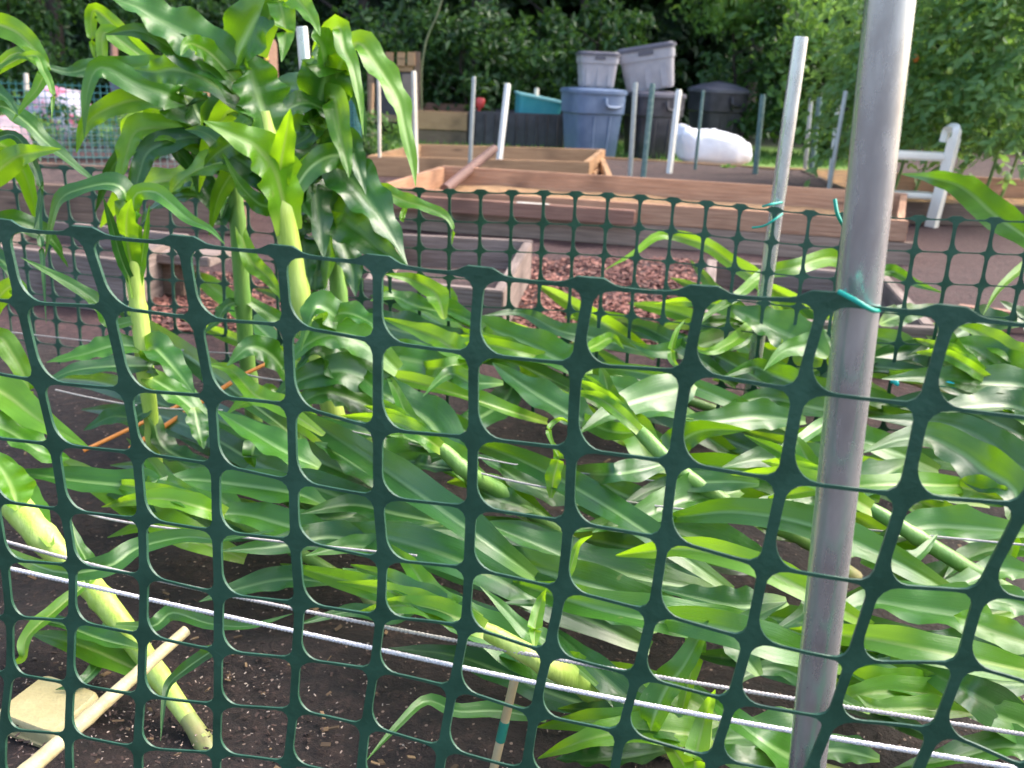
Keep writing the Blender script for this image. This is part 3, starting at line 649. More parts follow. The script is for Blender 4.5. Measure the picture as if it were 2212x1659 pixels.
def tote(c, rot, w_, d_, h_, label):
    root = thing('storage_tote', label, 'tote', c, 'grey storage totes'); M = Matrix.Translation(c) @ rot
    g = xf(loft_geo([(0, w_*.40, d_*.40, 8), (.02, w_*.415, d_*.415, 8), (h_*.66, w_*.46, d_*.46, 8), (h_*.665, w_*.485, d_*.485, 8), (h_*.90, w_*.49, d_*.49, 8)], 48), M); mesh_obj('body', g[0], g[1], M_GREYBIN, root, smooth=35)
    g = xf(loft_geo([(h_*.885, w_*.52, d_*.52, 8), (h_*.955, w_*.52, d_*.52, 8), (h_*.96, w_*.49, d_*.49, 8), (h_, w_*.46, d_*.46, 8)], 48), M); mesh_obj('lid', g[0], g[1], M_DKLID, root, smooth=35)
    for k in (-1, 0, 1):
        g = xf(box_geo(w_*.11, .012, h_*.58, .003, cz=h_*.33, cx=k*w_*.27, cy=-d_*.437), M); mesh_obj('panel_rib', g[0], g[1], M_GREYBIN, root)
    g = xf(box_geo(w_*.26, .02, h_*.09, .004, cz=h_*.82, cy=-d_*.492), M); mesh_obj('handle', g[0], g[1], M_DKLID, root)
b, r, h, _ = B1; s1 = m_per_px(b)
tote(b+Vector((.02, 0, h*.975)), Matrix.Rotation(R(6), 4, 'Z'), 84*s1, .36, 70*s1, 'small grey tote with charcoal lid standing level on the blue grey bin')
b, r, h, _ = B2
tote(b+Vector((-.04, 0, h*.985)), Matrix.Rotation(R(11), 4, 'Y').inverted() @ Matrix.Rotation(R(-10), 4, 'Z'), 122*s1, .40, 92*s1, 'larger grey tote tilted to the left on top of the black bin')
# white bag
c = G(1550, 362, 0); n1_, n2_ = 34, 20; V, F = [], []
sbag = m_per_px(c)
for j in range(n2_+1):
    ph = math.pi*j/n2_
    for i in range(n1_):
        th = 2*math.pi*i/n1_; cs = lambda q, e: math.copysign(abs(q)**e, q)
        x = cs(math.cos(th), .7)*cs(math.sin(ph), .6)*82*sbag; y = cs(math.sin(th), .7)*cs(math.sin(ph), .6)*.28; z = cs(math.cos(ph), .6)*38*sbag+37*sbag
        q = Vector((x, y, z)); nn = noise.fractal(Vector((x*6, y*6, z*6)), .8, 2, 4)*.10
        if z > 40*sbag and x < -55*sbag: q.z += .06; q.x -= .03
        q.z *= 1-.25*max(0, x/(82*sbag)); V.append(c+Vector((0, .3, 0))+q*(1+nn))
for j in range(n2_):
    for i in range(n1_): F.append([j*n1_+i, j*n1_+(i+1) % n1_, (j+1)*n1_+(i+1) % n1_, (j+1)*n1_+i])
tag(mesh_obj('white_sack', V, F, M_BAG, smooth=180), 'bulging white plastic sack lying before the right black bin', 'sack')
def sack(cx, by, wpx, hpx, mat, label, Y=None):
    c = G(cx, by, 0) if Y is None else Vector((YP(cx, by, Y).x, Y, YP(cx, by, Y).z)); s = m_per_px(c)
    g = loft_geo([(0, wpx*s*.44, .2, 4), (hpx*s*.2, wpx*s*.5, .24, 3), (hpx*s*.6, wpx*s*.5, .25, 3), (hpx*s*.85, wpx*s*.42, .2, 3), (hpx*s, wpx*s*.2, .06, 2.5)], 28)
    V = [c+v*(1+.12*noise.fractal(v*6+Vector((cx, 0, 0)), .8, 2, 3)) for v in g[0]]; tag(mesh_obj('printed_sack', V, g[1], mat, smooth=180), label, 'sack', 'printed compost sacks')
sack(130, 300, 130, 108, M_PINKBAG, 'white and pink printed sack beyond the left netting', None)
sack(5, 372, 110, 110, M_SACK2, 'faded pink and grey printed sack at the far left border')
# grey tub left
c = G(300, 322, 0); s = m_per_px(c); root = thing('grey_tub', 'tall grey tub with dark rim behind the left corn leaves', 'tub', c)
g = xf(loft_geo([(0, 34*s, 34*s, 4), (165*s, 44*s, 44*s, 4)], 36), Matrix.Translation(c)); mesh_obj('body', g[0], g[1], M_GREYBIN if False else simple('dim_grey_plastic', (.12, .115, .15), (.17, .165, .2), .5), root, smooth=40)
g = xf(loft_geo([(160*s, 47*s, 47*s, 4), (172*s, 47*s, 47*s, 4), (173*s, 40*s, 40*s, 4)], 36), Matrix.Translation(c)); mesh_obj('rim', g[0], g[1], M_DKLID, root, smooth=40)
# black box with teal tub, compost boards
c0, c1 = G(1012, 318, 0), G(1212, 326, 0); root = thing('planter_box', 'wide black planter box beside the blue grey bin', 'planter', c0)
s = m_per_px(c0); hh_ = 76*s
board(c0, c1, hh_, .03, M_BLACKBIN, root, 'front_panel'); board(c0+Vector((0, .02, 0)), c0+Vector((.06, .75, 0)), hh_, .03, M_BLACKBIN, root, 'side_panel'); board(c1+Vector((0, .02, 0)), c1+Vector((.06, .75, 0)), hh_, .03, M_BLACKBIN, root, 'side_panel')
board(c0+Vector((.06, .78, 0)), c1+Vector((.06, .78, 0)), hh_, .03, M_BLACKBIN, root, 'back_panel')
g = box_geo(c1.x-c0.x-.05, .7, .03); mesh_obj('soil_fill', g[0], g[1], M_SOILBED, root, M=Matrix.Translation(Vector(((c0.x+c1.x)/2+.03, c0.y+.39, hh_-.08))))
for k in range(9):
    q = c0.lerp(c1, (k+.5)/9); g = tube_geo([q+Vector((0, -.02, .02)), q+Vector((0, -.02, hh_-.02))], .012, 6); mesh_obj('panel_rib', g[0], g[1], M_BLACKBIN, root, smooth=60)
tc_ = YP(1157, 246, c0.y+.35); root = thing('teal_tub', 'teal plastic tub tipped on one side on the black planter box', 'tub', tc_)
Mt = Matrix.Translation(Vector((tc_.x, tc_.y, hh_-.06))) @ Matrix.Rotation(R(9), 4, 'Y') @ Matrix.Rotation(R(8), 4, 'Z')
g = xf(loft_geo([(0, 44*s, .22, 7), (44*s, 50*s, .25, 7)], 40), Mt); mesh_obj('body', g[0], g[1], M_TEAL, root, smooth=40)
g = xf(loft_geo([(42*s, 53*s, .265, 7), (46*s, 53*s, .265, 7), (46.2*s, 48*s, .24, 7)], 40), Mt); mesh_obj('rim', g[0], g[1], simple('pale_teal', (.25, .52, .52), None, .4), root, smooth=40)
c0, c1 = G(885, 312, 0), G(1008, 317, 0); root = thing('compost_bay', 'compost bay of wide brown boards left of the black planter', 'compost bay', c0)
for z0, z1, yy in ((0, 32, 0), (34, 72, -.02)): board(c0+Vector((0, yy, 0)), c1+Vector((0, yy, 0)), (z1-z0)*s, .05, M_WTAN if z0 else M_WBROWN, root, z0=z0*s)
board(c0+Vector((.02, .06, 0)), c0+Vector((.05, .9, 0)), 70*s, .05, M_WBROWN, root); board(c1+Vector((-.02, .06, 0)), c1+Vector((.02, .9, 0)), 70*s, .05, M_WBROWN, root)
board(c0+Vector((.05, .95, 0)), c1+Vector((.2, .95, 0)), 82*s, .05, M_WRED, root)
c = YP(1034, 243, c0.y+.4); root = thing('red_scoop', 'small red plastic scoop standing at the black planter left corner', 'scoop', c)
g = xf(loft_geo([(-.05, .015, .015, 2), (.05, .02, .02, 2), (.07, .05, .03, 2.5), (.15, .055, .035, 2.5), (.17, .03, .02, 2)], 16), Matrix.Translation(c) @ Matrix.Rotation(R(8), 4, 'Y')); mesh_obj('blade', g[0], g[1], M_RED, root, smooth=50)
# gate with pickets
gy = G(850, 316, 0).y+.5
root = thing('picket_gate', 'brown wooden gate with short pickets and a black mesh panel, left of the compost bay', 'gate', YP(850, 300, gy)*Vector((1, 1, 0)) if False else Vector((YP(850, 300, gy).x, gy, 0)))
s = gy/FPX*1.02
def gate_part(x0, x1, y0, y1, nm, mat, dy=0, t=.04):
    a, b2 = YP(x0, y1, gy+dy), YP(x1, y0, gy+dy); g = box_geo(b2.x-a.x, t, max(.02, b2.z-a.z), .004)
    mesh_obj(nm, g[0], g[1], mat, root, M=Matrix.Translation(Vector(((a.x+b2.x)/2, gy+dy, a.z))))
gate_part(795, 809, 140, 318, 'gate_post', M_WBROWN); gate_part(893, 908, 112, 318, 'gate_post', M_WBROWN)
gate_part(809, 893, 141, 152, 'rail', M_WTAN); gate_part(809, 893, 250, 262, 'rail', M_WBROWN)
for x in (808, 833, 858, 880): gate_part(x, x+17, 113, 142, 'picket', M_WTAN, -.04)
gate_part(811, 892, 153, 249, 'mesh_panel', M_BLACKBIN, .02, .01)
gate_part(868, 891, 160, 250, 'side_board', M_WGREY, -.02, .02)
# hoop above the corn
hp = [YP(x, y, 5.5) for x, y in ((745, 210), (742, 120), (755, 85), (775, 80), (795, 95), (812, 125), (818, 180), (820, 340))]; hp[0] = YP(742, 420, 5.5); 
g = tube_geo(crom(hp, 40), .010, 8); tag(mesh_obj('hoop', g[0], g[1], M_CREAM, smooth=60), 'cream plastic hoop arching behind the standing corn', 'hoop')

# thin netting fences in the background (fine grids)
def fine_net(p0, p1, z0, z1, cell, wd, mat, label, name='wire_fence', hooks=False, group='garden netting'):
    V, F = [], []; d = p1-p0; L = d.length; ex_ = d/L; n = int(L/cell); m = int((z1-z0)/cell); nn = Vector((-ex_.y, ex_.x, 0))
    def strip(a, b, side):
        k = len(V); V.extend([a-side, a+side, b+side, b-side, a-side+nn*wd, a+side+nn*wd, b+side+nn*wd, b-side+nn*wd]); F.extend([[k, k+1, k+2, k+3], [k+7, k+6, k+5, k+4], [k, k+4, k+5, k+1], [k+3, k+2, k+6, k+7], [k, k+3, k+7, k+4], [k+1, k+5, k+6, k+2]])
    for i in range(n+1):
        a = p0+ex_*cell*i+Vector((0, 0, z0)); hgt = z1+(.035*math.sin(i*.9) if hooks else 0); strip(a, Vector((a.x+(.03*math.sin(i*2.1) if hooks else 0), a.y, hgt)), ex_*wd)
        if hooks:
            q = [Vector((a.x, a.y, hgt)), Vector((a.x+.02, a.y-.02, hgt+.05)), Vector((a.x+.06, a.y-.03, hgt+.06))]; gg = tube_geo(q, wd*1.2, 4); k = len(V); V.extend(gg[0]); F.extend([[t+k for t in f] for f in gg[1]])
    for j in range(m+1):
        a = p0+Vector((0, 0, z0+j*cell)); strip(a, a+ex_*n*cell, Vector((0, 0, wd)))
    tag(mesh_obj(name, V, F, mat), label, 'netting', group)
M_NETL = simple('pale_green_net', (.10, .20, .17), (.22, .32, .29), .5, scale=30)
M_NETT = simple('teal_wire', (.03, .16, .15), (.08, .24, .23), .45, scale=30)
fine_net(G(905, 300, 0)+Vector((0, .9, 0)), G(1215, 303, 0)+Vector((0, .9, 0)), .05, .66, .11, .005, M_NETT, 'green wire fence with hooked tops behind the compost bay', hooks=True)
q0, q1 = G(-60, 392, 0), G(505, 378, 0); fine_net(Vector((q0.x, 5.9, 0)), Vector((q1.x, 6.6, 0)), .03, .40, .045, .0022, M_NETL, 'pale green netting along the far left bed')
q0 = YP(-60, 300, 7.6); q1 = YP(260, 300, 7.9); fine_net(Vector((q0.x, 7.6, 0)), Vector((q1.x, 7.9, 0)), .05, .62, .05, .003, M_NETT, 'dark green wire netting before the sacks at far left')
# net roll by the gate
c = G(765, 352, 0); s = m_per_px(c); V, F = [], []
for k in range(26):
    z = k*.025*1.0; g = tube_geo([c+Vector((math.cos(t)*15*s, math.sin(t)*15*s, z)) for t in np.linspace(0, 2*math.pi, 17)], .0035, 4); V, F = join((V, F), g)
for t in np.linspace(0, 2*math.pi, 15)[:-1]:
    q = c+Vector((math.cos(t)*15*s, math.sin(t)*15*s, 0)); V, F = join((V, F), tube_geo([q, q+Vector((0, 0, .64))], .0035, 4))
tag(mesh_obj('net_roll', V, F, M_NETT), 'upright roll of dark green wire netting right of the standing corn', 'net roll')

# ---------------------------------------------------------------- white stool at right
lb = G(2050, 492, 0); s = m_per_px(lb); Ys = lb.y
root = thing('step_stool', 'white plastic stool with a low shelf behind the thick pole', 'stool', Vector((YP(1990, 480, Ys).x, Ys, 0)))
def sp_(x, y, dy=0): return YP(x, y, Ys+dy)
a, b = sp_(1860, 318), sp_(2058, 326); W = (b-a).length; ang = math.atan2(-(b.z-a.z), b.x-a.x)
g = box_geo(W, .17, .05, .012, cx=W/2); mesh_obj('seat', g[0], g[1], M_WHITEP, root, M=Matrix.Translation(Vector((a.x, Ys+.075, sp_(1950, 345).z))))
g = box_geo(W*.92, .15, .035, .010, cx=W/2); mesh_obj('shelf', g[0], g[1], M_WHITEP, root, M=Matrix.Translation(Vector((a.x-.02, Ys+.075, sp_(1950, 428).z))))
for xx, nm in ((2062, 'leg'), (1872, 'leg')):
    for dy in (0, .15):
        t_, b2 = YP(xx, 300, Ys+dy), YP(xx-14, 488, Ys+dy); t_.z = sp_(2062, 300).z; b2 = Vector((t_.x-.05, Ys+dy, 0))
        g = tube_geo([b2, t_], [.046, .042], 4); mesh_obj(nm, g[0], g[1], M_WHITEP, root, smooth=40)
tp = sp_(2062, 300)
g = tube_geo(crom([tp+Vector((0, -.005, -.03)), tp+Vector((.008, .0, .045)), tp+Vector((.012, .03, .062)), tp+Vector((.012, .11, .062)), tp+Vector((.008, .15, .045)), tp+Vector((0, .155, -.03))], 24), .030, 4); mesh_obj('hand_rail', g[0], g[1], M_WHITEP, root, smooth=60)

# ---------------------------------------------------------------- corn
def leaf_geo(C, W, side0, fold=.18, ruffle=.10, freq=9, n=26, mcols=8, seed=0, twist=0.0):
    """C: centreline points, W: half widths, side0(t, p): side vector"""
    rnd = random.Random(seed); V, UV, F = [], [], []; ph = rnd.uniform(0, 6.3); ph2 = rnd.uniform(0, 6.3); fq = freq*rnd.uniform(.8, 1.2)
    Lt = sum((C[i+1]-C[i]).length for i in range(n-1)); run = 0
    for i in range(n):
        t = (C[min(i+1, n-1)]-C[max(i-1, 0)]).normalized(); s = side0(i/(n-1), C[i], t); s = (s-t*s.dot(t)).normalized()
        if twist: s = Matrix.Rotation(twist*math.sin(ph+3.0*i/(n-1)), 3, t) @ s
        nrm = s.cross(t); 
        if nrm.dot(CAM-C[i]) < 0 and nrm.z < 0: nrm = -nrm
        u = i/(n-1)
        for k in range(mcols+1):
            v = -1+2*k/mcols; wv = W[i]
            rf = ruffle*abs(v)**2.2*wv*2*math.sin(fq*u*3+ph+(1.7 if v > 0 else 0)+.6*math.sin(5*u+ph2))*min(1, 4*u)
            rib = -.10*wv*math.exp(-(v/.13)**2)
            p = C[i]+s*(v*wv*(1-.06*abs(v)*abs(math.sin(fq*2*u+ph2))))+nrm*(fold*wv*(abs(v)**1.3)+rf+rib)
            V.append(p); UV.append((u, .5+v/2))
    m = mcols+1
    for i in range(n-1):
        for k in range(mcols): F.append([i*m+k, i*m+k+1, (i+1)*m+k+1, (i+1)*m+k])
    return V, F, UV
LSEED = [0]
def width_prof(n, base=.75, pk=.35, tip=.02):
    out = []
    for i in range(n):
        u = i/(n-1); a = base+(1-base)*min(1, u/pk) if u < pk else 1-(1-tip)*((u-pk)/(1-pk))**1.7
        out.append(a)
    return out
def survey_leaf(plant, pts, w_, mat, tilt=None, Y=None, z=None, base=.75, pk=.35, tip=.03, fold=.2, ruffle=.10, freq=9, n=26, twist=.15, dy=0, root=None):
    """pts: (x, y) survey points from base to tip; Y or z: number or list along the leaf; w_: full apparent width"""
    LSEED[0] += 1; rnd = random.Random(LSEED[0])
    m_ = len(pts)
    lst = lambda q: [q]*m_ if not hasattr(q, '__len__') else [q[0]+(q[-1]-q[0])*k/(m_-1) if len(q) == 2 else q[k] for k in range(m_)]
    P = [YP(x, y, d+dy) for (x, y), d in zip(pts, lst(Y))] if Y is not None else [G(x, y, d) for (x, y), d in zip(pts, lst(z))]
    if root is not None:                                                # the blade grows out of its stalk
        q = min(root, key=lambda c: (c-P[0]).length)
        if .03 < (q-P[0]).length < .30 and (P[0]-q).normalized().dot((P[1]-P[0]).normalized()) > .55: P = [q]+P
    C = [Vector(c) for c in crom(P, n)]
    tilt = R(rnd.uniform(18, 48)) if tilt is None else R(tilt)
    vw = [-(c-CAM).normalized() for c in C]
    def side(u, p, t):
        d = (p-CAM).normalized(); s = t.cross(d).normalized()          # across the leaf, square to the view
        if s.z < 0: s = -s
        return s*math.cos(tilt)+d*math.sin(tilt)                        # upper edge further away
    prof = width_prof(n, base, pk, tip)
    Wd = [w_*.5*m_per_px(c)/math.cos(tilt)*.97*pr for c, pr in zip(C, prof)]
    V, F, UV = leaf_geo(C, Wd, side, fold, ruffle, freq, n, 8, LSEED[0], twist)
    return mesh_obj('leaf', V, F, mat, plant, smooth=180, uvs=UV)
def grown_leaf(plant, p0, azim, L, wd, mat, rise, droop, rnd, zmin=.015):
    """free leaf: leaves p0 heading azim, rising then drooping"""
    LSEED[0] += 1; n = 22; C = []; p = Vector(p0); el = rise; az = azim; st_ = L/(n-1)
    for i in range(n):
        C.append(p.copy()); d = Vector((math.cos(az)*math.cos(el), math.sin(az)*math.cos(el), math.sin(el)))
        p = p+d*st_; el -= droop/(n-1)*(1+.6*math.sin(i*.6+azim*3)); az += rnd.uniform(-.05, .05)
        if p.z < zmin: p.z = zmin; el = max(el, rnd.uniform(-.05, .25))
    rollv = rnd.uniform(-.5, .5)
    def side(u, q, t):
        h = t.cross(Vector((0, 0, 1)));  h = h.normalized() if h.length > .05 else Vector((1, 0, 0))
        return Matrix.Rotation(rollv*(.4+u), 3, t) @ h
    V, F, UV = leaf_geo(C, [wd*.5*k for k in width_prof(n)], side, .25, .05, 7, n, 6, LSEED[0], .1)
    return mesh_obj('leaf', V, F, mat, plant, smooth=180, uvs=UV)
def stalk(plant, pts, wpx, mat, Y=None, z=None, basemat=None, n=30, sides=14):
    m_ = len(pts); lst = lambda q: [q]*m_ if not hasattr(q, '__len__') else [q[0]+(q[-1]-q[0])*k/(m_-1) if len(q) == 2 else q[k] for k in range(m_)]
    P = [YP(x, y, d) for (x, y), d in zip(pts, lst(Y))] if Y is not None else [G(x, y, d) for (x, y), d in zip(pts, lst(z))]
    ws = lst(wpx)
    if Y is not None:                                                   # carry the stalk on down into the soil
        d = P[0]-P[1]; d.z = min(d.z, -.02); P = [P[0]+d*((P[0].z+.02)/-d.z)]+P; ws = [ws[0]*1.05]+list(ws); m_ += 1
    C = [Vector(c) for c in crom(P, n)]
    rr = []
    for k, c in enumerate(C):
        u = k/(n-1)*(m_-1); i = min(int(u), m_-2); wv = ws[i]+(ws[i+1]-ws[i])*(u-i); rr.append(wv*.5*m_per_px(c)*(1.13 if k % 7 == 5 else (.97 if k % 7 == 6 else 1)))
    V, F = tube_geo(C, rr, sides); o = mesh_obj('stalk', V, F, mat, plant, smooth=70); return o, C
GRP_UP, GRP_DOWN = 'corn plants still standing', 'corn plants knocked flat'
def plant(label, loc, group): return thing('corn_plant', label, 'corn plant', loc, group)

# standing corn, left ------------------------------------------------
Y1 = 1.90
p1 = plant('tallest standing corn with bright yellow green stalk leaning at left', G(690, 780, 0.0)*0+Vector((YP(690, 800, Y1).x, Y1, 0)), GRP_UP)
stalk(p1, [(712, 860), (690, 770), (658, 690), (640, 600), (622, 510), (606, 440), (592, 370), (578, 300), (568, 240)], [48, 46, 46, 44, 48, 56, 50, 42, 30], M_STALK, Y=Y1)
for a in ([[(622, 500), (610, 425), (592, 362), (556, 318), (505, 290), (440, 262)], 84, M_LIME, 20],
          [[(598, 440), (606, 360), (618, 290), (627, 235)], 46, M_LIME, 15],
          [[(586, 320), (572, 250), (556, 195), (540, 150), (518, 142)], 104, M_LEAF, 25],
          [[(585, 340), (566, 300), (530, 220), (492, 180), (433, 135), (367, 100), (300, 66), (228, 74)], 62, M_LEAF, 40],
          [[(560, 230), (500, 150), (417, 82), (350, 45), (290, 12), (225, -8)], 66, M_LEAF, 45],
          [[(545, 200), (505, 150), (525, 85), (560, 25), (610, -25), (650, -60)], 84, M_LEAF, 30],
          [[(560, 120), (590, 20), (625, -12), (652, 10), (676, 42), (692, 78)], 48, M_LIME, 15],
          [[(585, 30), (600, 0), (614, 45), (616, 90), (608, 134)], 46, M_LIME, 12],
          [[(608, 460), (590, 420), (560, 375), (500, 333), (446, 288), (400, 280)], 48, M_LEAF, 35],
          [[(612, 480), (590, 450), (560, 440), (520, 400), (480, 330)], 34, M_LEAF, 30],
          [[(575, 280), (520, 300), (470, 330), (440, 360)], 40, M_LEAF, 30],
          [[(570, 260), (450, 175), (380, 150), (330, 155), (290, 150)], 50, M_LEAF, 40],
          [[(565, 240), (470, 130), (430, 100), (405, 96), (390, 120)], 40, M_LIME, 20]):
    near = a[2] is M_LIME
    survey_leaf(p1, a[0], a[1]*1.22, a[2], a[3], Y=[Y1-.005, Y1-.12 if near else Y1-.02+random.uniform(-.06, .12)], base=.6, ruffle=.15, twist=.12 if near else .4)
Y2 = 2.05
p2 = plant('dark leafy corn standing close to the galvanised pole at left', Vector((YP(735, 760, Y2).x, Y2, 0)), GRP_UP)
stalk(p2, [(760, 800), (745, 720), (730, 620), (716, 520), (706, 420), (700, 320), (694, 220)], [30, 34, 34, 34, 32, 28, 20], M_STALKD, Y=Y2)
for a in ([[(700, 300), (690, 230), (705, 160), (700, 110), (688, 84), (672, 78)], 92, M_LEAF, 35],
          [[(698, 260), (720, 190), (735, 140), (752, 110)], 70, M_LEAF, 25],
          [[(695, 220), (690, 120), (710, 74), (733, 60), (744, 105), (764, 150), (776, 214), (785, 292)], 42, M_LIME, 12],
          [[(700, 240), (740, 120), (775, 92), (807, 128), (836, 172), (860, 214), (873, 268), (890, 345), (898, 402)], 56, M_LIME, 18],
          [[(700, 260), (705, 215), (722, 214), (733, 279), (748, 343), (754, 385)], 52, M_LIME, 10],
          [[(700, 300), (668, 222), (676, 280), (640, 312), (606, 330)], 46, M_LEAF, 30],
          [[(706, 420), (668, 432), (719, 460), (768, 492), (820, 538), (878, 572)], 84, M_LEAF, 35],
          [[(704, 360), (715, 312), (744, 366), (782, 415), (818, 464), (848, 513), (880, 572)], 80, M_DARK, 35],
          [[(704, 400), (708, 378), (713, 427), (714, 489), (710, 562), (702, 628)], 64, M_LEAF, 35],
          [[(705, 440), (660, 440), (655, 500), (660, 575), (668, 620)], 60, M_DARK, 30],
          [[(702, 300), (660, 350), (650, 420), (672, 470)], 60, M_DARK, 25],
          [[(704, 380), (770, 380), (815, 408), (845, 420), (880, 436), (917, 446), (957, 464), (978, 490), (976, 528)], 32, M_LIME, 15],
          [[(712, 480), (740, 530), (760, 580), (768, 640)], 55, M_DARK, 25],
          [[(702, 330), (680, 380), (690, 480), (700, 560)], 60, M_DARK, 25],
          [[(704, 350), (745, 300), (770, 350), (790, 420)], 46, M_DARK, 25],
          [[(716, 520), (690, 540), (680, 620), (690, 700)], 56, M_DARK, 28],
          [[(880, 436), (868, 470), (872, 480)], 12, M_LIME, 10]):
    survey_leaf(p2, a[0], a[1]*1.2, a[2], a[3], Y=[Y2-.005, Y2-.12+random.uniform(-.06, .1)], base=.5, ruffle=.15, twist=.35)
Y3 = 1.65
p3 = plant('slim corn at left with two long arching leaves above the near fence', Vector((YP(330, 930, Y3).x, Y3, 0)), GRP_UP)
stalk(p3, [(332, 960), (325, 890), (312, 790), (304, 700), (295, 640), (289, 580), (284, 520)], [30, 32, 36, 38, 34, 40, 30], M_STALK, Y=Y3)
for a in ([[(296, 640), (282, 560), (270, 480), (272, 418), (238, 396), (172, 408), (132, 428), (112, 478), (98, 556)], 48, M_LEAF, 35],
          [[(290, 590), (292, 500), (290, 425), (332, 414), (370, 440), (410, 474), (455, 496), (486, 528)], 38, M_LEAF, 20],
          [[(298, 630), (304, 580), (315, 505), (323, 440)], 20, M_LEAF, 20], [[(290, 620), (262, 560), (240, 480), (222, 425)], 24, M_DARK, 20],
          [[(292, 600), (276, 530), (274, 470), (284, 430)], 54, M_LIME, 15],
          [[(300, 690), (240, 700), (215, 660), (180, 630), (110, 590), (45, 556)], 34, M_LEAF, 30],
          [[(312, 760), (337, 753), (383, 803), (420, 850)], 62, M_LEAF, 40], [[(312, 750), (250, 745), (183, 764), (100, 783)], 46, M_LEAF, 40],
          [[(316, 800), (330, 790), (250, 790), (160, 800), (90, 830)], 44, M_DARK, 40], [[(316, 810), (380, 850), (430, 900), (440, 960)], 60, M_LEAF, 35],
          [[(325, 880), (290, 900), (240, 900), (180, 930)], 44, M_DARK, 40], [[(330, 900), (350, 960), (400, 990), (460, 1000)], 50, M_DARK, 40]):
    survey_leaf(p3, a[0], a[1], a[2], a[3], Y=[Y3-.005, Y3-.07+random.uniform(-.05, .06)], base=.6)
Y4 = 2.15
p4 = plant('corn with an olive stalk and a drooping dark leaf behind the slim corn', Vector((YP(532, 800, Y4).x, Y4, 0)), GRP_UP)
stalk(p4, [(540, 830), (532, 760), (524, 640), (516, 530), (510, 440), (500, 370), (470, 300)], [34, 34, 34, 34, 32, 28, 20], M_STALKD, Y=Y4)
for a in ([[(505, 400), (478, 470), (457, 433), (417, 367), (367, 307), (316, 258)], 48, M_DARK, 20],
          [[(500, 380), (450, 280), (375, 230), (365, 205), (300, 183), (222, 145), (190, 190), (182, 300)], 52, M_LEAF, 35],
          [[(490, 350), (380, 240), (300, 215), (220, 240), (182, 275), (165, 330)], 46, M_LIME, 20],
          [[(500, 380), (400, 290), (300, 280), (270, 340), (254, 402)], 58, M_LIME, 15],
          [[(506, 420), (492, 400), (480, 430), (478, 470)], 26, M_LEAF, 15],
          [[(480, 320), (400, 180), (330, 150), (260, 152), (200, 146), (150, 156), (90, 140)], 44, M_LEAF, 35],
          [[(470, 300), (380, 190), (290, 110), (226, 70), (222, 130), (228, 160)], 36, M_LIME, 12],
          [[(470, 300), (350, 160), (250, 60), (202, 22), (197, 80), (206, 134)], 34, M_LIME, 12],
          [[(505, 400), (440, 300), (330, 320), (300, 380), (290, 440)], 46, M_DARK, 20],
          [[(505, 410), (430, 250), (420, 200), (440, 180)], 60, M_DARK, 25],
          [[(505, 400), (470, 260), (490, 220), (520, 260), (530, 330)], 60, M_DARK, 25],
          [[(512, 470), (540, 560), (580, 600), (620, 660)], 34, M_LIME, 20], [[(524, 650), (490, 660), (470, 690), (440, 720)], 26, M_LEAF, 20],
          [[(524, 640), (600, 690), (650, 720), (690, 730)], 30, M_LEAF, 25]):
    survey_leaf(p4, a[0], a[1]*1.2, a[2], a[3], Y=[Y4-.005, Y4-.15+random.uniform(-.05, .15)], base=.5, ruffle=.15, twist=.35)
Y5 = 1.75
p5 = plant('corn cut off by the left border, its leaf tips hanging over the netting', Vector((YP(-120, 800, Y5).x, Y5, 0)), GRP_UP)
stalk(p5, [(-60, 900), (-80, 700), (-90, 500), (-90, 300), (-80, 150)], [36, 36, 34, 30, 22], M_STALK, Y=Y5)
for a in ([[(-85, 160), (-30, 60), (22, 62), (62, 92), (92, 132), (96, 160)], 54, M_LIME, 15], [[(-90, 260), (20, 120), (92, 142), (84, 185), (56, 222), (26, 262)], 30, M_LIME, 20],
          [[(-90, 440), (-30, 390), (32, 342), (74, 330), (132, 322)], 60, M_LIME, 15], [[(-90, 300), (-10, 230), (50, 258), (100, 307), (165, 360), (218, 402)], 38, M_LEAF, 35],
          [[(-85, 200), (60, 120), (96, 156), (113, 200), (112, 258)], 22, M_LIME, 12], [[(-88, 350), (20, 290), (70, 350), (88, 420), (72, 500)], 22, M_DARK, 20],
          [[(-85, 250), (-40, 190), (10, 210), (40, 250)], 36, M_LEAF, 30], [[(-70, 640), (-20, 560), (20, 580), (40, 640)], 44, M_LEAF, 25],
          [[(-70, 760), (0, 640), (40, 620), (50, 680)], 44, M_LIME, 20], [[(-66, 820), (-10, 730), (30, 770), (60, 830), (65, 870)], 50, M_LIME, 20],
          [[(90, 400), (84, 480), (92, 560), (100, 700)], 16, M_DARK, 10]):
    survey_leaf(p5, a[0], a[1], a[2], a[3], Y=[Y5, Y5-.05+random.uniform(-.06, .06)], base=.6)

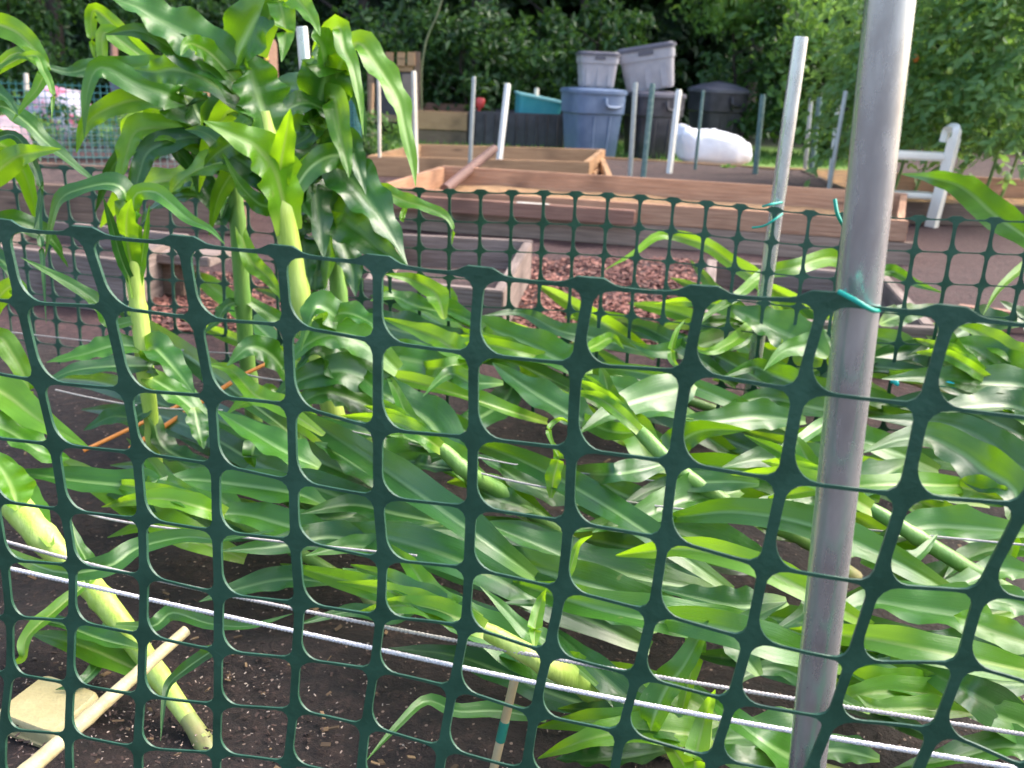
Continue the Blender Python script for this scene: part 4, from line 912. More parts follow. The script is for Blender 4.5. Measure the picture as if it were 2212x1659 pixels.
for a in ([[(780, 730), (735, 690), (690, 662), (668, 690), (650, 760)], 60, M_LEAF], [[(860, 800), (790, 740), (720, 720), (660, 745), (610, 800)], 74, M_LEAF], [[(760, 860), (720, 790), (680, 760), (640, 800)], 66, M_DARK],
          [[(900, 880), (820, 830), (740, 800), (650, 820), (580, 870)], 80, M_LEAF], [[(840, 900), (760, 860), (690, 850), (610, 900)], 76, M_LEAF], [[(640, 840), (590, 770), (540, 750), (490, 790)], 60, M_LEAF], [[(700, 960), (640, 890), (560, 860), (480, 900)], 66, M_LIME], [[(680, 700), (740, 675), (790, 690), (830, 720)], 52, M_LEAF]):
    survey_leaf(p1, a[0], a[1], a[2], None, Y=[1.78, 1.68], base=.4, ruffle=.12, twist=.3)
rg_ = random.Random(4)
for pl_, xs_, ys_, Yk, nn_, mats_ in ((p1, (568, 620), (240, 470), Y1, 7, (M_LEAF, M_LIME)), (p2, (690, 712), (240, 560), Y2, 5, (M_LEAF, M_DARK, M_LEAF)), (p4, (470, 512), (300, 480), Y4, 9, (M_LEAF, M_LIME, M_DARK)), (p5, (-90, -70), (150, 600), Y5, 5, (M_LEAF, M_LIME))):
    for k in range(nn_):
        u = rg_.random(); x0, y0 = xs_[0]+(xs_[1]-xs_[0])*u, ys_[0]+(ys_[1]-ys_[0])*u; sg = (-1 if k % 3 else 1) if pl_ is not p2 else (-1)**k; L = rg_.uniform(150, 290)*(.55 if pl_ is p2 else 1); up = rg_.uniform(40, 120); dr = rg_.uniform(60, 200)
        survey_leaf(pl_, [(x0, y0), (x0+sg*L*.25, y0-up*.8), (x0+sg*L*.55, y0-up), (x0+sg*L*.85, y0-up+dr*.4), (x0+sg*L, y0-up+dr)], rg_.uniform(46, 70), mats_[k % len(mats_)], None, Y=[Yk, Yk+rg_.uniform(.06, .34)], base=.5, ruffle=.15, twist=.5)
# lodged corn --------------------------------------------------------
rl = random.Random(11)
def lodged(label, spts, wpx, zs, leaves, nfill, mat=M_STALKD, LM=(M_LEAF, M_LEAF, M_DARK), az0=None, fz=1.0):
    b = G(*spts[0], 0); wpx = [q*(.76 if mat is M_STALKD else 1) for q in wpx]; pl = plant(label, b, GRP_DOWN); o, C = stalk(pl, spts, list(wpx[:-1])+[5], mat, z=zs)
    nb = 7; d0 = (C[1]-C[0]); tip0 = C[0]-Vector((d0.x, d0.y, 0)).normalized()*.035-Vector((0, 0, .03))   # brown foot bending down into the soil
    wr = [wpx[0]*.5*m_per_px(C[0])*q for q in (1.5, 1.35, 1.16, 1.12, 1.09, 1.07, 1.05, 1.03, .99)]
    fv_ = tube_geo(crom([tip0, C[0]-Vector((0, 0, .004))]+C[1:nb+1], nb+2), wr, 14); mesh_obj('stalk_foot', fv_[0], fv_[1], M_STALKB, pl, smooth=70)
    (xa, ya), (xb, yb) = spts[-2], spts[-1]; dd = math.hypot(xb-xa, yb-ya); ux, uy = (xb-xa)/dd, (yb-ya)/dd; sw = max(.45, min(1, (yb-350)/1100))
    for k, sp_a in enumerate((-.42, .05, .5, -.15)):      # the rolled blades of the growing tip sheathe the end of the stalk
        ca, sa = math.cos(sp_a), math.sin(sp_a); vx, vy = ux*ca-uy*sa, ux*sa+uy*ca; Lw = rl.uniform(200, 330)*sw
        q0 = (xa+(xb-xa)*(.15+.12*k), ya+(yb-ya)*(.15+.12*k)); q1 = (xb+ux*10, yb+uy*10)
        survey_leaf(pl, [q0, ((q0[0]+q1[0])/2+vx*6, (q0[1]+q1[1])/2+vy*6), (q1[0]+vx*Lw*.2, q1[1]+vy*Lw*.2), (q1[0]+vx*Lw*.6, q1[1]+vy*Lw*.6), (q1[0]+vx*Lw, q1[1]+vy*Lw+18*sw)], rl.uniform(60, 82)*sw, (M_LIME, M_LEAF, M_LEAF, M_LIME)[k], rl.uniform(10, 35), z=[zs[-2]+.025, zs[-1]+.025, zs[-1]+.03, zs[-1]+.02, zs[-1]-.03], base=.75, pk=.3, ruffle=.09, freq=8, fold=.35)
    for a in leaves:
        survey_leaf(pl, a[0], a[1]*1.12, a[2], a[4] if len(a) > 4 else None, z=a[3], base=.25, pk=.28, ruffle=.09, freq=8, fold=rl.uniform(.2, .45), root=C)
    for k in range(int(nfill*.9)+1):              # lower leaves pressed flat, all combed the same way
        f = rl.uniform(.1, 1)*(len(spts)-1); i0 = min(int(f), len(spts)-2); fx, fy = [spts[i0][q]+(spts[i0+1][q]-spts[i0][q])*(f-i0) for q in (0, 1)]
        zk = zs[i0]+(zs[i0+1]-zs[i0])*(f-i0); sc = max(.42, min(1.0, (fy-350)/1150)); L = rl.uniform(280, 480)*(.35+.65*sc); a = R(rl.choice((rl.uniform(14, 34), rl.uniform(20, 44), rl.uniform(-4, 14))))
        bow = rl.uniform(-.16, .22)*L; px_ = [(fx-math.cos(a)*L*u-math.sin(a)*bow*math.sin(math.pi*u), fy-math.sin(a)*L*u-math.cos(a)*bow*math.sin(math.pi*u)) for u in (0, .25, .5, .75, 1)]
        zt = rl.uniform(.04, .17); zm = max(zk, zt)*rl.uniform(.8, 1.1)
        survey_leaf(pl, px_, rl.uniform(60, 92)*sc, LM[k % len(LM)] if k % 4 else M_LIME, None, z=[zk, (zk+zm)/2, zm, (zm+zt)/2, max(.02, zt*.8)], base=.3, pk=.3, ruffle=.06, freq=7, fold=.2, n=22)
    LODGED.append((pl, C, spts)); return pl
LODGED = []
lodged('corn fallen to the left border, thick pale stalk by the bamboo cane', [(440, 1600), (370, 1500), (300, 1400), (232, 1310), (190, 1260), (110, 1180), (40, 1100), (-30, 1020), (-90, 940)], [34, 42, 48, 52, 54, 58, 64, 58, 40], [0, .03, .06, .10, .12, .17, .21, .25, .28],
       [[[(190, 1260), (187, 1213), (167, 1173), (152, 1120)], 28, M_LEAF, [.14, .22]], [[(-10, 1180), (120, 1235), (233, 1223), (300, 1182), (400, 1160), (480, 1165), (592, 1146)], 44, M_LEAF, [.18, .24]],
        [[(233, 1223), (133, 1306), (60, 1373), (50, 1420), (20, 1436)], 30, M_LIME, [.14, .06]], [[(250, 1350), (330, 1352), (373, 1323), (450, 1346), (540, 1352), (632, 1326)], 34, M_LEAF, [.10, .16]],
        [[(470, 1395), (457, 1406), (400, 1446), (360, 1490), (347, 1600)], 28, M_LEAF, [.18, .10], 15], [[(300, 1400), (220, 1380), (120, 1345), (40, 1335)], 34, M_LEAF, [.08, .08]],
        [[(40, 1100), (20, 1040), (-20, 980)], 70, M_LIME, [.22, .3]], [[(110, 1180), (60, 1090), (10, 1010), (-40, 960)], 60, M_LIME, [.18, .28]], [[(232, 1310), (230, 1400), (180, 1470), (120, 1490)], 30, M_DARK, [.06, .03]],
        [[(-60, 820), (10, 850), (90, 910), (190, 965)], 70, M_LIME, [.34, .26], 25], [[(-60, 900), (20, 930), (90, 975), (150, 990)], 60, M_LEAF, [.30, .2]]], 0, mat=M_STALK)
lodged('corn lying under the nearest twine, its pale joint showing at bottom centre', [(1440, 1600), (1390, 1556), (1310, 1508), (1240, 1466), (1170, 1430), (1060, 1368), (960, 1318)], [44, 52, 56, 54, 48, 40, 26], [.02, .06, .11, .15, .19, .22, .24],
       [[[(1300, 1500), (1240, 1466), (1170, 1433), (1087, 1382), (1004, 1338), (937, 1303), (837, 1256), (740, 1228)], 84, M_LEAF, [.11, .22], 35], [[(1290, 1480), (1177, 1382), (1137, 1366), (1087, 1313), (1037, 1266)], 40, M_LEAF, [.16, .24]],
        [[(1180, 1556), (1144, 1546), (1070, 1535), (987, 1536), (920, 1514), (854, 1573), (785, 1650)], 36, M_LEAF, [.10, .12], 20], [[(1420, 1360), (1387, 1346), (1304, 1320), (1204, 1306), (1080, 1303)], 54, M_LEAF, [.15, .18]],
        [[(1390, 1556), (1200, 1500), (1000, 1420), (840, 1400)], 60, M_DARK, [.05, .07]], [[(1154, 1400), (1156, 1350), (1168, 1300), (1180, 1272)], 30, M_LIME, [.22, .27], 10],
        [[(1230, 1570), (1300, 1560), (1340, 1585)], 30, M_LIME, [.1, .08]], [[(1310, 1508), (1240, 1430), (1215, 1415)], 40, M_LIME, [.12, .18]]], 3, mat=M_STALK)
lodged('corn fallen across the middle with a yellow sheath over the dark soil', [(1290, 1215), (1180, 1130), (1080, 1062), (1010, 1020), (960, 975), (900, 930)], [34, 40, 44, 46, 42, 28], [.03, .11, .17, .22, .25, .28],
       [[[(1030, 1035), (1010, 1020), (970, 980), (905, 943), (838, 940)], 62, M_LIME, [.18, .26], 20], [[(980, 1000), (933, 916), (870, 872), (804, 834), (740, 770)], 90, M_LEAF, [.2, .3], 35],
        [[(1150, 1100), (1087, 1082), (1027, 1050), (1000, 985)], 56, M_LEAF, [.14, .2]], [[(1280, 1086), (1204, 1064), (1137, 1044), (1087, 1013), (1027, 980)], 60, M_LEAF, [.14, .2]],
        [[(1087, 828), (1020, 826), (970, 808), (914, 856)], 36, M_LEAF, [.28, .28]], [[(1190, 1075), (1196, 1030), (1206, 985), (1190, 950)], 34, M_LIME, [.2, .3], 10], [[(1206, 985), (1185, 930), (1210, 905), (1240, 920)], 12, M_LIME, [.3, .34], 10],
        [[(960, 1000), (870, 990), (790, 985), (700, 940)], 76, M_LEAF, [.19, .2], 38], [[(900, 940), (830, 935), (760, 930), (660, 900)], 60, M_LEAF, [.2, .22]], [[(930, 1060), (820, 1100), (700, 1120), (560, 1100)], 60, M_DARK, [.12, .14]]], 6)
lodged('corn lying in the centre beneath the broad upturned leaf', [(1820, 1225), (1741, 1170), (1675, 1138), (1560, 1080), (1460, 1010), (1390, 940), (1330, 880)], [34, 38, 42, 44, 44, 42, 30], [.03, .10, .14, .19, .24, .28, .30],
       [[[(1500, 830), (1464, 842), (1387, 862), (1320, 890), (1247, 938)], 70, M_LEAF, [.30, .28], 30], [[(1480, 1020), (1404, 985), (1370, 930), (1300, 860), (1250, 815)], 66, M_LIME, [.2, .3], 30],
        [[(1450, 1110), (1404, 1093), (1337, 1064), (1287, 1040), (1237, 1074)], 54, M_LEAF, [.18, .2]], [[(1560, 1280), (1404, 1253), (1237, 1206), (1137, 1166), (1030, 1123)], 76, M_LEAF, [.12, .2], 38],
        [[(1600, 1060), (1540, 1070), (1475, 1080), (1380, 1120), (1280, 1150)], 74, M_LEAF, [.2, .2], 38], [[(1640, 1045), (1560, 1040), (1430, 1050), (1330, 1100)], 50, M_LEAF, [.24, .2]],
        [[(1680, 1240), (1600, 1200), (1475, 1150), (1350, 1130), (1220, 1150)], 76, M_LEAF, [.12, .2]], [[(1620, 1300), (1500, 1260), (1400, 1230), (1300, 1190)], 60, M_DARK, [.1, .14]],
        [[(1410, 1010), (1460, 960), (1520, 930), (1620, 930)], 60, M_LEAF, [.2, .3]], [[(1220, 1270), (1235, 1220), (1250, 1175), (1280, 1156)], 18, M_LIME, [.2, .28], 10], [[(1300, 1240), (1160, 1170), (1020, 1150), (870, 1140)], 64, M_LEAF, [.12, .16]]], 6)
lodged('corn fallen towards the centre along the second fence, broad leaves in a row', [(1640, 930), (1530, 880), (1420, 845), (1300, 805), (1200, 780), (1080, 745)], [26, 28, 28, 26, 24, 18], [.03, .08, .13, .17, .2, .23],
       [[[(1280, 800), (1220, 783), (1137, 742), (1037, 702), (953, 664)], 66, M_LEAF, [.22, .28], 35], [[(1420, 770), (1337, 743), (1270, 727), (1203, 712), (1127, 676), (1043, 682)], 44, M_LEAF, [.24, .28], 25],
        [[(1040, 760), (983, 754), (944, 730), (887, 708), (823, 686)], 54, M_LIME, [.24, .27], 25], [[(960, 690), (950, 654), (937, 630), (887, 603), (830, 592)], 44, M_LIME, [.28, .36], 20],
        [[(1240, 770), (1290, 745), (1322, 730), (1348, 754)], 28, M_LIME, [.27, .26], 15], [[(1300, 930), (1220, 886), (1137, 836), (1064, 784)], 70, M_LEAF, [.2, .26], 38],
        [[(1500, 900), (1404, 872), (1337, 838), (1250, 818)], 66, M_LEAF, [.22, .26], 35], [[(1060, 720), (980, 680), (900, 660), (850, 640), (800, 650)], 40, M_LEAF, [.26, .3]],
        [[(940, 640), (970, 640), (990, 680)], 30, M_LIME, [.3, .26]], [[(1100, 850), (1040, 900), (980, 920), (900, 900)], 56, M_DARK, [.14, .15]], [[(900, 720), (820, 700), (760, 690), (690, 660)], 60, M_DARK, [.24, .24]],
        [[(1000, 800), (900, 780), (800, 760), (690, 740)], 70, M_LEAF, [.2, .24]], [[(860, 830), (760, 800), (700, 780), (640, 740)], 60, M_LEAF, [.2, .26]]], 6)
lodged('corn whose lime leaves arch up in front of the slim pole', [(2060, 850), (1940, 810), (1840, 775), (1742, 745), (1650, 700), (1570, 660)], [28, 30, 30, 28, 24, 16], [.03, .1, .16, .21, .25, .29],
       [[[(1700, 690), (1660, 640), (1632, 602), (1578, 566), (1520, 527), (1430, 508), (1372, 545), (1308, 582)], 34, M_LIME, [.30, .42], 12], [[(1900, 640), (1850, 590), (1830, 566), (1790, 556), (1722, 576), (1652, 592), (1592, 640), (1530, 680), (1492, 724)], 38, M_LIME, [.38, .36, .38, .40, .40, .38, .36, .33, .3], 12],
        [[(1790, 770), (1742, 742), (1675, 710), (1625, 686), (1572, 660)], 88, M_LEAF, [.26, .34], 30], [[(1760, 850), (1720, 831), (1675, 812), (1625, 793), (1555, 818)], 50, M_LEAF, [.25, .24], 28],
        [[(1850, 735), (1798, 740), (1742, 746), (1692, 760), (1650, 800)], 50, M_LEAF, [.28, .28], 28], [[(1690, 740), (1640, 700), (1580, 740), (1530, 760), (1480, 740)], 30, M_LIME, [.28, .28], 15],
        [[(1860, 600), (1925, 586), (1975, 612), (2040, 634)], 26, M_LEAF, [.4, .38], 15], [[(1850, 900), (1760, 880), (1650, 860), (1560, 880)], 56, M_LEAF, [.2, .22]], [[(1740, 910), (1640, 900), (1540, 910), (1460, 900)], 56, M_LEAF, [.2, .22]],
        [[(1900, 700), (1950, 680), (2040, 660)], 44, M_LEAF, [.32, .3]], [[(1470, 800), (1450, 770), (1460, 720), (1480, 690)], 16, M_LIME, [.3, .34], 10], [[(1600, 720), (1500, 750), (1420, 760), (1360, 740)], 50, M_LEAF, [.24, .26], 30]], 5)
lodged('corn lying at the right border with the blotched leaf showing', [(2330, 1360), (2220, 1300), (2120, 1245), (2010, 1178), (1900, 1110), (1780, 1040)], [40, 44, 46, 46, 42, 28], [.03, .09, .15, .2, .24, .27],
       [[[(2200, 1080), (2125, 1015), (2075, 976), (2008, 946), (1942, 950), (1865, 978)], 86, M_LEAF, [.24, .30], 25], [[(2260, 1060), (2192, 1003), (2108, 938), (2008, 912), (1875, 902)], 80, M_DARK, [.22, .28], 28],
        [[(1840, 900), (1782, 916), (1735, 946), (1692, 970), (1660, 1022)], 28, M_LEAF, [.3, .26], 15], [[(2230, 1152), (2100, 1140), (2008, 1137), (1941, 1157), (1828, 1208)], 66, M_LEAF, [.22, .2], 35],
        [[(1860, 1210), (1911, 1213), (1975, 1204), (2026, 1154)], 46, M_LEAF, [.18, .22], 25], [[(2060, 1050), (2110, 1060), (2180, 1080), (2240, 1060)], 60, M_LIME, [.22, .24], 20],
        [[(1900, 1080), (1800, 1060), (1700, 1080), (1600, 1100)], 60, M_LEAF, [.2, .2]], [[(1850, 1020), (1760, 1000), (1650, 990), (1560, 1010)], 66, M_LEAF, [.22, .24]], [[(1960, 1000), (1880, 1040), (1760, 1080), (1680, 1130)], 60, M_LEAF, [.24, .2]],
        [[(2250, 1200), (2180, 1180), (2100, 1200), (2040, 1250)], 60, M_LEAF, [.18, .14]]], 5)
lodged('corn at the upper right border with pale hairy leaves', [(2420, 1060), (2320, 980), (2230, 900), (2150, 830), (2080, 780)], [32, 32, 30, 28, 20], [.05, .14, .20, .26, .3],
       [[[(2260, 890), (2175, 803), (2108, 754), (2040, 738)], 66, M_LEAF, [.26, .34], 35], [[(2260, 860), (2212, 832), (2108, 826), (2008, 815), (1905, 818)], 58, M_LEAF, [.28, .3], 38],
        [[(2330, 620), (2215, 512), (2150, 466), (2100, 420), (2060, 396), (2010, 384), (1948, 376)], 58, M_LEAF, [.50, .52, .54, .55, .56, .56, .56], 30], [[(2260, 530), (2215, 572), (2160, 622), (2124, 680)], 20, M_LIME, [.44, .38], 10],
        [[(2250, 800), (2180, 760), (2120, 720), (2060, 700)], 50, M_LIME, [.3, .36], 20], [[(2280, 940), (2200, 880), (2100, 880), (2000, 890)], 60, M_LEAF, [.26, .26]], [[(2200, 700), (2120, 700), (2040, 740), (1960, 770)], 60, M_DARK, [.3, .28]],
        [[(2260, 740), (2220, 690), (2160, 650)], 60, M_LEAF, [.34, .4]], [[(2050, 790), (1980, 760), (1900, 770), (1850, 800)], 50, M_DARK, [.26, .24]]], 4)
lodged('corn at the bottom edge right of centre with upright broad blades', [(1830, 1680), (1700, 1640), (1560, 1600), (1420, 1570)], [40, 40, 36, 24], [.02, .05, .08, .1],
       [[[(1404, 1590), (1412, 1550), (1437, 1490), (1475, 1440), (1512, 1375), (1530, 1340)], 66, M_LEAF, [.12, .26], 15], [[(1500, 1680), (1502, 1640), (1525, 1540), (1545, 1490)], 58, M_LIME, [.14, .24], 10],
        [[(1880, 1540), (1775, 1490), (1691, 1446), (1625, 1452), (1560, 1500)], 44, M_LEAF, [.16, .16], 20], [[(1760, 1576), (1715, 1580), (1608, 1590), (1470, 1606)], 76, M_LEAF, [.1, .1], 38], [[(1720, 1390), (1640, 1370), (1560, 1350), (1440, 1330)], 70, M_LEAF, [.16, .18]],
        [[(1700, 1300), (1600, 1310), (1500, 1290), (1420, 1270)], 60, M_LEAF, [.18, .18]], [[(1640, 1460), (1600, 1400), (1620, 1340), (1700, 1300)], 60, M_LEAF, [.18, .22]], [[(1500, 1400), (1480, 1340), (1470, 1300)], 44, M_LIME, [.18, .24], 15],
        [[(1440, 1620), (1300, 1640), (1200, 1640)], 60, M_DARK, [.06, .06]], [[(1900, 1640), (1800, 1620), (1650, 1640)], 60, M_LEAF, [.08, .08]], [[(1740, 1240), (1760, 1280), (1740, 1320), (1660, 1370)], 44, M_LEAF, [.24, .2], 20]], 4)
lodged('corn at the bottom right corner with very broad dark leaves', [(2360, 1640), (2240, 1580), (2120, 1530), (1980, 1490)], [40, 40, 36, 26], [.02, .05, .08, .1],
       [[[(2140, 1340), (2091, 1330), (1975, 1312), (1880, 1300), (1800, 1330)], 98, M_LEAF, [.2, .18], 35], [[(2260, 1400), (2175, 1374), (2091, 1342), (2060, 1330)], 66, M_LIME, [.18, .22], 20], [[(2230, 1480), (2141, 1474), (1975, 1466), (1841, 1456), (1780, 1420)], 88, M_DARK, [.12, .12], 35],
        [[(2240, 1430), (2100, 1400), (1980, 1400), (1850, 1400)], 70, M_DARK, [.14, .14]], [[(2100, 1540), (2000, 1530), (1900, 1530), (1850, 1500)], 50, M_LIME, [.12, .14], 20], [[(2260, 1330), (2180, 1300), (2090, 1290), (2000, 1300)], 50, M_LEAF, [.16, .18]],
        [[(2300, 1640), (2180, 1610), (2050, 1640), (1930, 1660)], 60, M_LEAF, [.08, .06]], [[(2240, 1240), (2160, 1230), (2080, 1260), (1980, 1280)], 56, M_LEAF, [.16, .16]]], 3)
lodged('corn fallen among the left leaves over the orange canes', [(800, 1290), (700, 1225), (600, 1170), (500, 1120), (400, 1080)], [32, 34, 34, 30, 22], [.02, .06, .10, .14, .17],
       [[[(340, 1062), (283, 1050), (167, 1038), (83, 1026), (0, 1018)], 60, M_LEAF, [.18, .2], 35], [[(700, 1090), (633, 1064), (500, 1044), (400, 1036), (300, 1056)], 56, M_LEAF, [.18, .2], 38], [[(690, 1010), (627, 980), (550, 936), (467, 886)], 66, M_LEAF, [.22, .28], 35],
        [[(860, 1040), (800, 1020), (740, 985), (680, 955)], 70, M_LEAF, [.2, .24], 38], [[(700, 940), (607, 878), (550, 852), (500, 800), (443, 786)], 44, M_LIME, [.26, .3], 20], [[(760, 1170), (640, 1140), (520, 1110), (420, 1120)], 60, M_LEAF, [.14, .16]],
        [[(820, 1190), (720, 1160), (600, 1180), (480, 1190)], 60, M_LEAF, [.14, .16]], [[(720, 1260), (620, 1250), (520, 1270), (430, 1300)], 50, M_DARK, [.1, .08]], [[(560, 930), (545, 980), (550, 1010)], 40, M_LEAF, [.24, .18], 20], [[(420, 880), (430, 930), (440, 970)], 46, M_LEAF, [.26, .2], 25],
        [[(640, 1000), (655, 980), (650, 940)], 24, M_LIME, [.2, .26], 10], [[(960, 1130), (860, 1110), (760, 1090), (650, 1110)], 66, M_LEAF, [.16, .18]], [[(980, 1190), (860, 1190), (760, 1180), (660, 1200)], 60, M_LEAF, [.14, .16]], [[(940, 1260), (860, 1330), (760, 1320), (640, 1350)], 40, M_DARK, [.1, .1]]], 6)

# the flattened blades lie over one another, all combed towards the upper left
def in_gap(x, y):
    for cx, cy, rx, ry in ((960, 1025, 90, 36), (1160, 965, 70, 40), (1560, 1420, 90, 40), (520, 1480, 320, 70), (300, 1560, 600, 170), (1010, 1590, 300, 110), (2100, 1250, 60, 60), (200, 930, 120, 60), (660, 850, 60, 60), (150, 1130, 160, 60), (1330, 1510, 110, 46), (1200, 1440, 70, 34), (1700, 1150, 70, 34), (2070, 1215, 80, 40), (1420, 950, 60, 34), (985, 1000, 60, 34), (1590, 1090, 50, 30), (1240, 1165, 70, 34), (1900, 1130, 50, 30), (700, 1220, 70, 36), (2180, 1550, 90, 40)):
        if ((x-cx)/rx)**2+((y-cy)/ry)**2 < 1: return True
    return False
rm = random.Random(23); cnt = 0
for row in range(13):
    y0 = 700+row*72; sc = max(.46, min(1.05, (y0-330)/1080))
    x0 = (640 if y0 < 1000 else 500)+rm.uniform(0, 60)
    while x0 < 2330:
        x, y = x0+rm.uniform(-30, 30), y0+rm.uniform(-26, 26)+(x0-1400)*.06; x0 += rm.uniform(190, 280)*sc
        L = rm.uniform(480, 800)*(.3+.7*sc); right = min(1, max(0, (x-1000)/1100))
        a = R(rm.gauss(29-13*right, 6)); mx, my = x-math.cos(a)*L*.5, y-math.sin(a)*L*.5
        if any(in_gap(x-math.cos(a)*L*q, y-math.sin(a)*L*q) for q in (.12, .3, .5, .7)) or my > 1620 or my < 690: continue
        bow = rm.uniform(-.06, .13)*L; zt = rm.uniform(.05, .24); u0 = (0, .2, .45, .7, .88, 1); dr = rm.uniform(-.02, .13)*L
        px_ = [(x-math.cos(a)*L*u-math.sin(a)*bow*math.sin(math.pi*u), y-math.sin(a)*L*u-math.cos(a)*bow*math.sin(math.pi*u)+dr*max(0, u-.6)*2.5) for u in u0]
        if y > 1290 and x < 1130: continue
        mid = G(mx, my, .1); own = min(LODGED, key=lambda q: min((c-G(x, y, .1)).length for c in q[1][::4]))
        survey_leaf(own[0], px_, rm.uniform(68, 98)*sc, (M_LEAF, M_LIME, M_LEAF, M_DARK, M_LEAF)[cnt % 5], rm.uniform(12, 40), z=[zt*.7, zt, zt+.03, zt+.02, zt-.01, zt-.04], base=.35, pk=.3, ruffle=.075, freq=7, fold=rm.uniform(.2, .5), n=28, twist=.14); cnt += 1

# ---------------------------------------------------------------- foliage clouds
def leaf_cloud(pts, size, rs, droop=.3, aspect=.5):
    n = len(pts); d = rs.normal(size=(n, 3)); d[:, 2] -= droop; d /= np.linalg.norm(d, axis=1)[:, None]
    up = rs.normal(size=(n, 3)); s = np.cross(d, up); s /= np.linalg.norm(s, axis=1)[:, None]; nn = np.cross(d, s)
    L = (size*rs.uniform(.6, 1.4, n))[:, None]
    a = pts; m1 = pts+d*L*.45+s*L*aspect*.5+nn*L*.10; m2 = pts+d*L*.45-s*L*aspect*.5+nn*L*.10; t = pts+d*L; md = pts+d*L*.5
    V = np.stack([a, m1, t, m2], 1).reshape(-1, 3); F = np.arange(n*4).reshape(n, 4); return V, F.tolist()
def clumps(rs, n, centre, rad, nc, cr):
    C = rs.normal(size=(nc, 3)); C /= np.linalg.norm(C, axis=1)[:, None]; C *= rs.uniform(.15, 1, nc)[:, None]**.5; C = C*np.array(rad)+np.array(centre)
    w_ = rs.uniform(.4, 1.5, nc); k = rs.choice(nc, n, p=w_/w_.sum()); q = rs.normal(size=(n, 3)); q /= np.linalg.norm(q, axis=1)[:, None]
    return C[k]+q*(rs.uniform(0, 1, n)**.45)[:, None]*cr*rs.uniform(.6, 1.2, nc)[k][:, None]
def tree(label, x, Y, h, rad, zc, n, size, mat, trunk_r, seed, group, cat='tree', name='tree', nc=40, cr=.4):
    rs = np.random.RandomState(seed); root = thing(name, label, cat, (x, Y, 0), group)
    pts = clumps(rs, n, (x, Y, zc), rad, nc, cr); pts[:, 2] = np.abs(pts[:, 2]-.02)+.02
    V, F = leaf_cloud(pts, size, rs); mesh_obj('crown', V.tolist(), F, mat, root)
    if trunk_r:
        q = [Vector((x, Y, -.05)), Vector((x+.05, Y, h*.3)), Vector((x-.04, Y+.05, h*.65)), Vector((x, Y, h))]; g = tube_geo(crom(q, 16), list(np.linspace(trunk_r, trunk_r*.45, 16)), 12)
        for k in range(5):
            z = h*(.3+.12*k); a = rs.uniform(0, 6.28); e = Vector((math.cos(a), math.sin(a), .5))*rad[0]*.6; g = join(g, tube_geo(crom([(x, Y, z), Vector((x, Y, z))+e*.5, Vector((x, Y, z))+e+Vector((0, 0, .1))], 6), list(np.linspace(trunk_r*.4, trunk_r*.1, 6)), 7))
        mesh_obj('trunk', g[0], g[1], M_BARK, root, smooth=60)
    return root
def xat(x, y, Y): return YP(x, y, Y).x
# the wood behind the garden reads as one dark mass
rs = np.random.RandomState(5)
n = 26000; pts = np.stack([rs.uniform(-14, 13, n), rs.uniform(14.5, 19, n), rs.uniform(0, 3.4, n)], 1)
keep = np.array([noise.noise(Vector((p[0]*.8, p[1]*.8, p[2]*1.2))) > -.25 for p in pts]); V1, F1 = leaf_cloud(pts[keep], .17, rs)
n = 14000; pts = np.stack([rs.uniform(-18, 18, n), rs.uniform(15, 22, n), rs.uniform(2.6, 12, n)], 1); V2, F2 = leaf_cloud(pts, .55, rs)
n = 15000; pts = np.stack([rs.uniform(-24, 24, n), rs.uniform(20, 24, n), rs.uniform(0, 13, n)], 1); V3, F3 = leaf_cloud(pts, 1.25, rs, aspect=.9)
V = np.concatenate([V1, V2, V3]); F = F1+[[i+len(V1) for i in f] for f in F2]+[[i+len(V1)+len(V2) for i in f] for f in F3]
tag(kind(mesh_obj('woodland', V.tolist(), F, M_WOODS), 'stuff'), 'dense dark green wood closing the view behind the garden', 'wood')
TD = [('tree with a thick dark trunk behind the left compost boards', 1030, 13.5, .17, 5.0), ('slender dark trunked tree right behind the totes', 1250, 14.0, .08, 4.5), ('dark tree behind the standing corn at far left', 120, 13.8, .12, 4.6), ('tree standing in the gap between tall corn and gate', 780, 14.2, .10, 4.6), ('tall shaded tree left of the slim pole', 1620, 14.2, .11, 4.8)]
for k, (lb, x, Y, r_, h_) in enumerate(TD):
    tree(lb, xat(x, 150, Y), Y, h_, (1.7, 1.0, 1.2), 3.3, 2600, .16, M_WOODS, r_, 20+k, 'trees at the wood edge', nc=50, cr=.5)
SH = [('mid green bush behind the black planter box', 1000, 12.3, .85, (.75, .5, .8), M_SHRUB), ('bush with paler leaves behind the teal tub', 1130, 12.6, .7, (.6, .5, .65), M_SHRUB), ('dark bush behind the blue grey bin and totes', 1290, 12.9, 1.0, (.8, .5, .9), M_SHRUB),
      ('bright leafy bush overhanging the right black bin', 1580, 12.2, 1.85, (.9, .4, .45), M_BRIGHT), ('bright bush between the domed bin and slim pole', 1700, 12.2, .85, (.8, .5, .9), M_SHRUB), ('dark bush at the left border beyond the sacks', 40, 12.5, 1.0, (.9, .5, 1.0), M_SHRUB),
      ('dark bush behind the rust brown post', 330, 12.8, 1.0, (1.0, .5, 1.0), M_SHRUB), ('bush behind the thick orange post', 560, 12.8, .9, (.9, .5, .9), M_SHRUB), ('bush behind the picket gate', 830, 12.6, .9, (.8, .5, .9), M_SHRUB), ('bush left of the tomato row, behind the netted stakes', 1830, 11.6, .9, (.9, .5, 1.0), M_BRIGHT)]
for k, (lb, x, Y, zc, rad, mt) in enumerate(SH):
    tree(lb, xat(x, 200, Y), Y, zc+rad[2]*.6, rad, zc, 2600, .11, mt, .025, 50+k, 'bushes along the wood edge', 'bush', 'bush', nc=34, cr=.28)
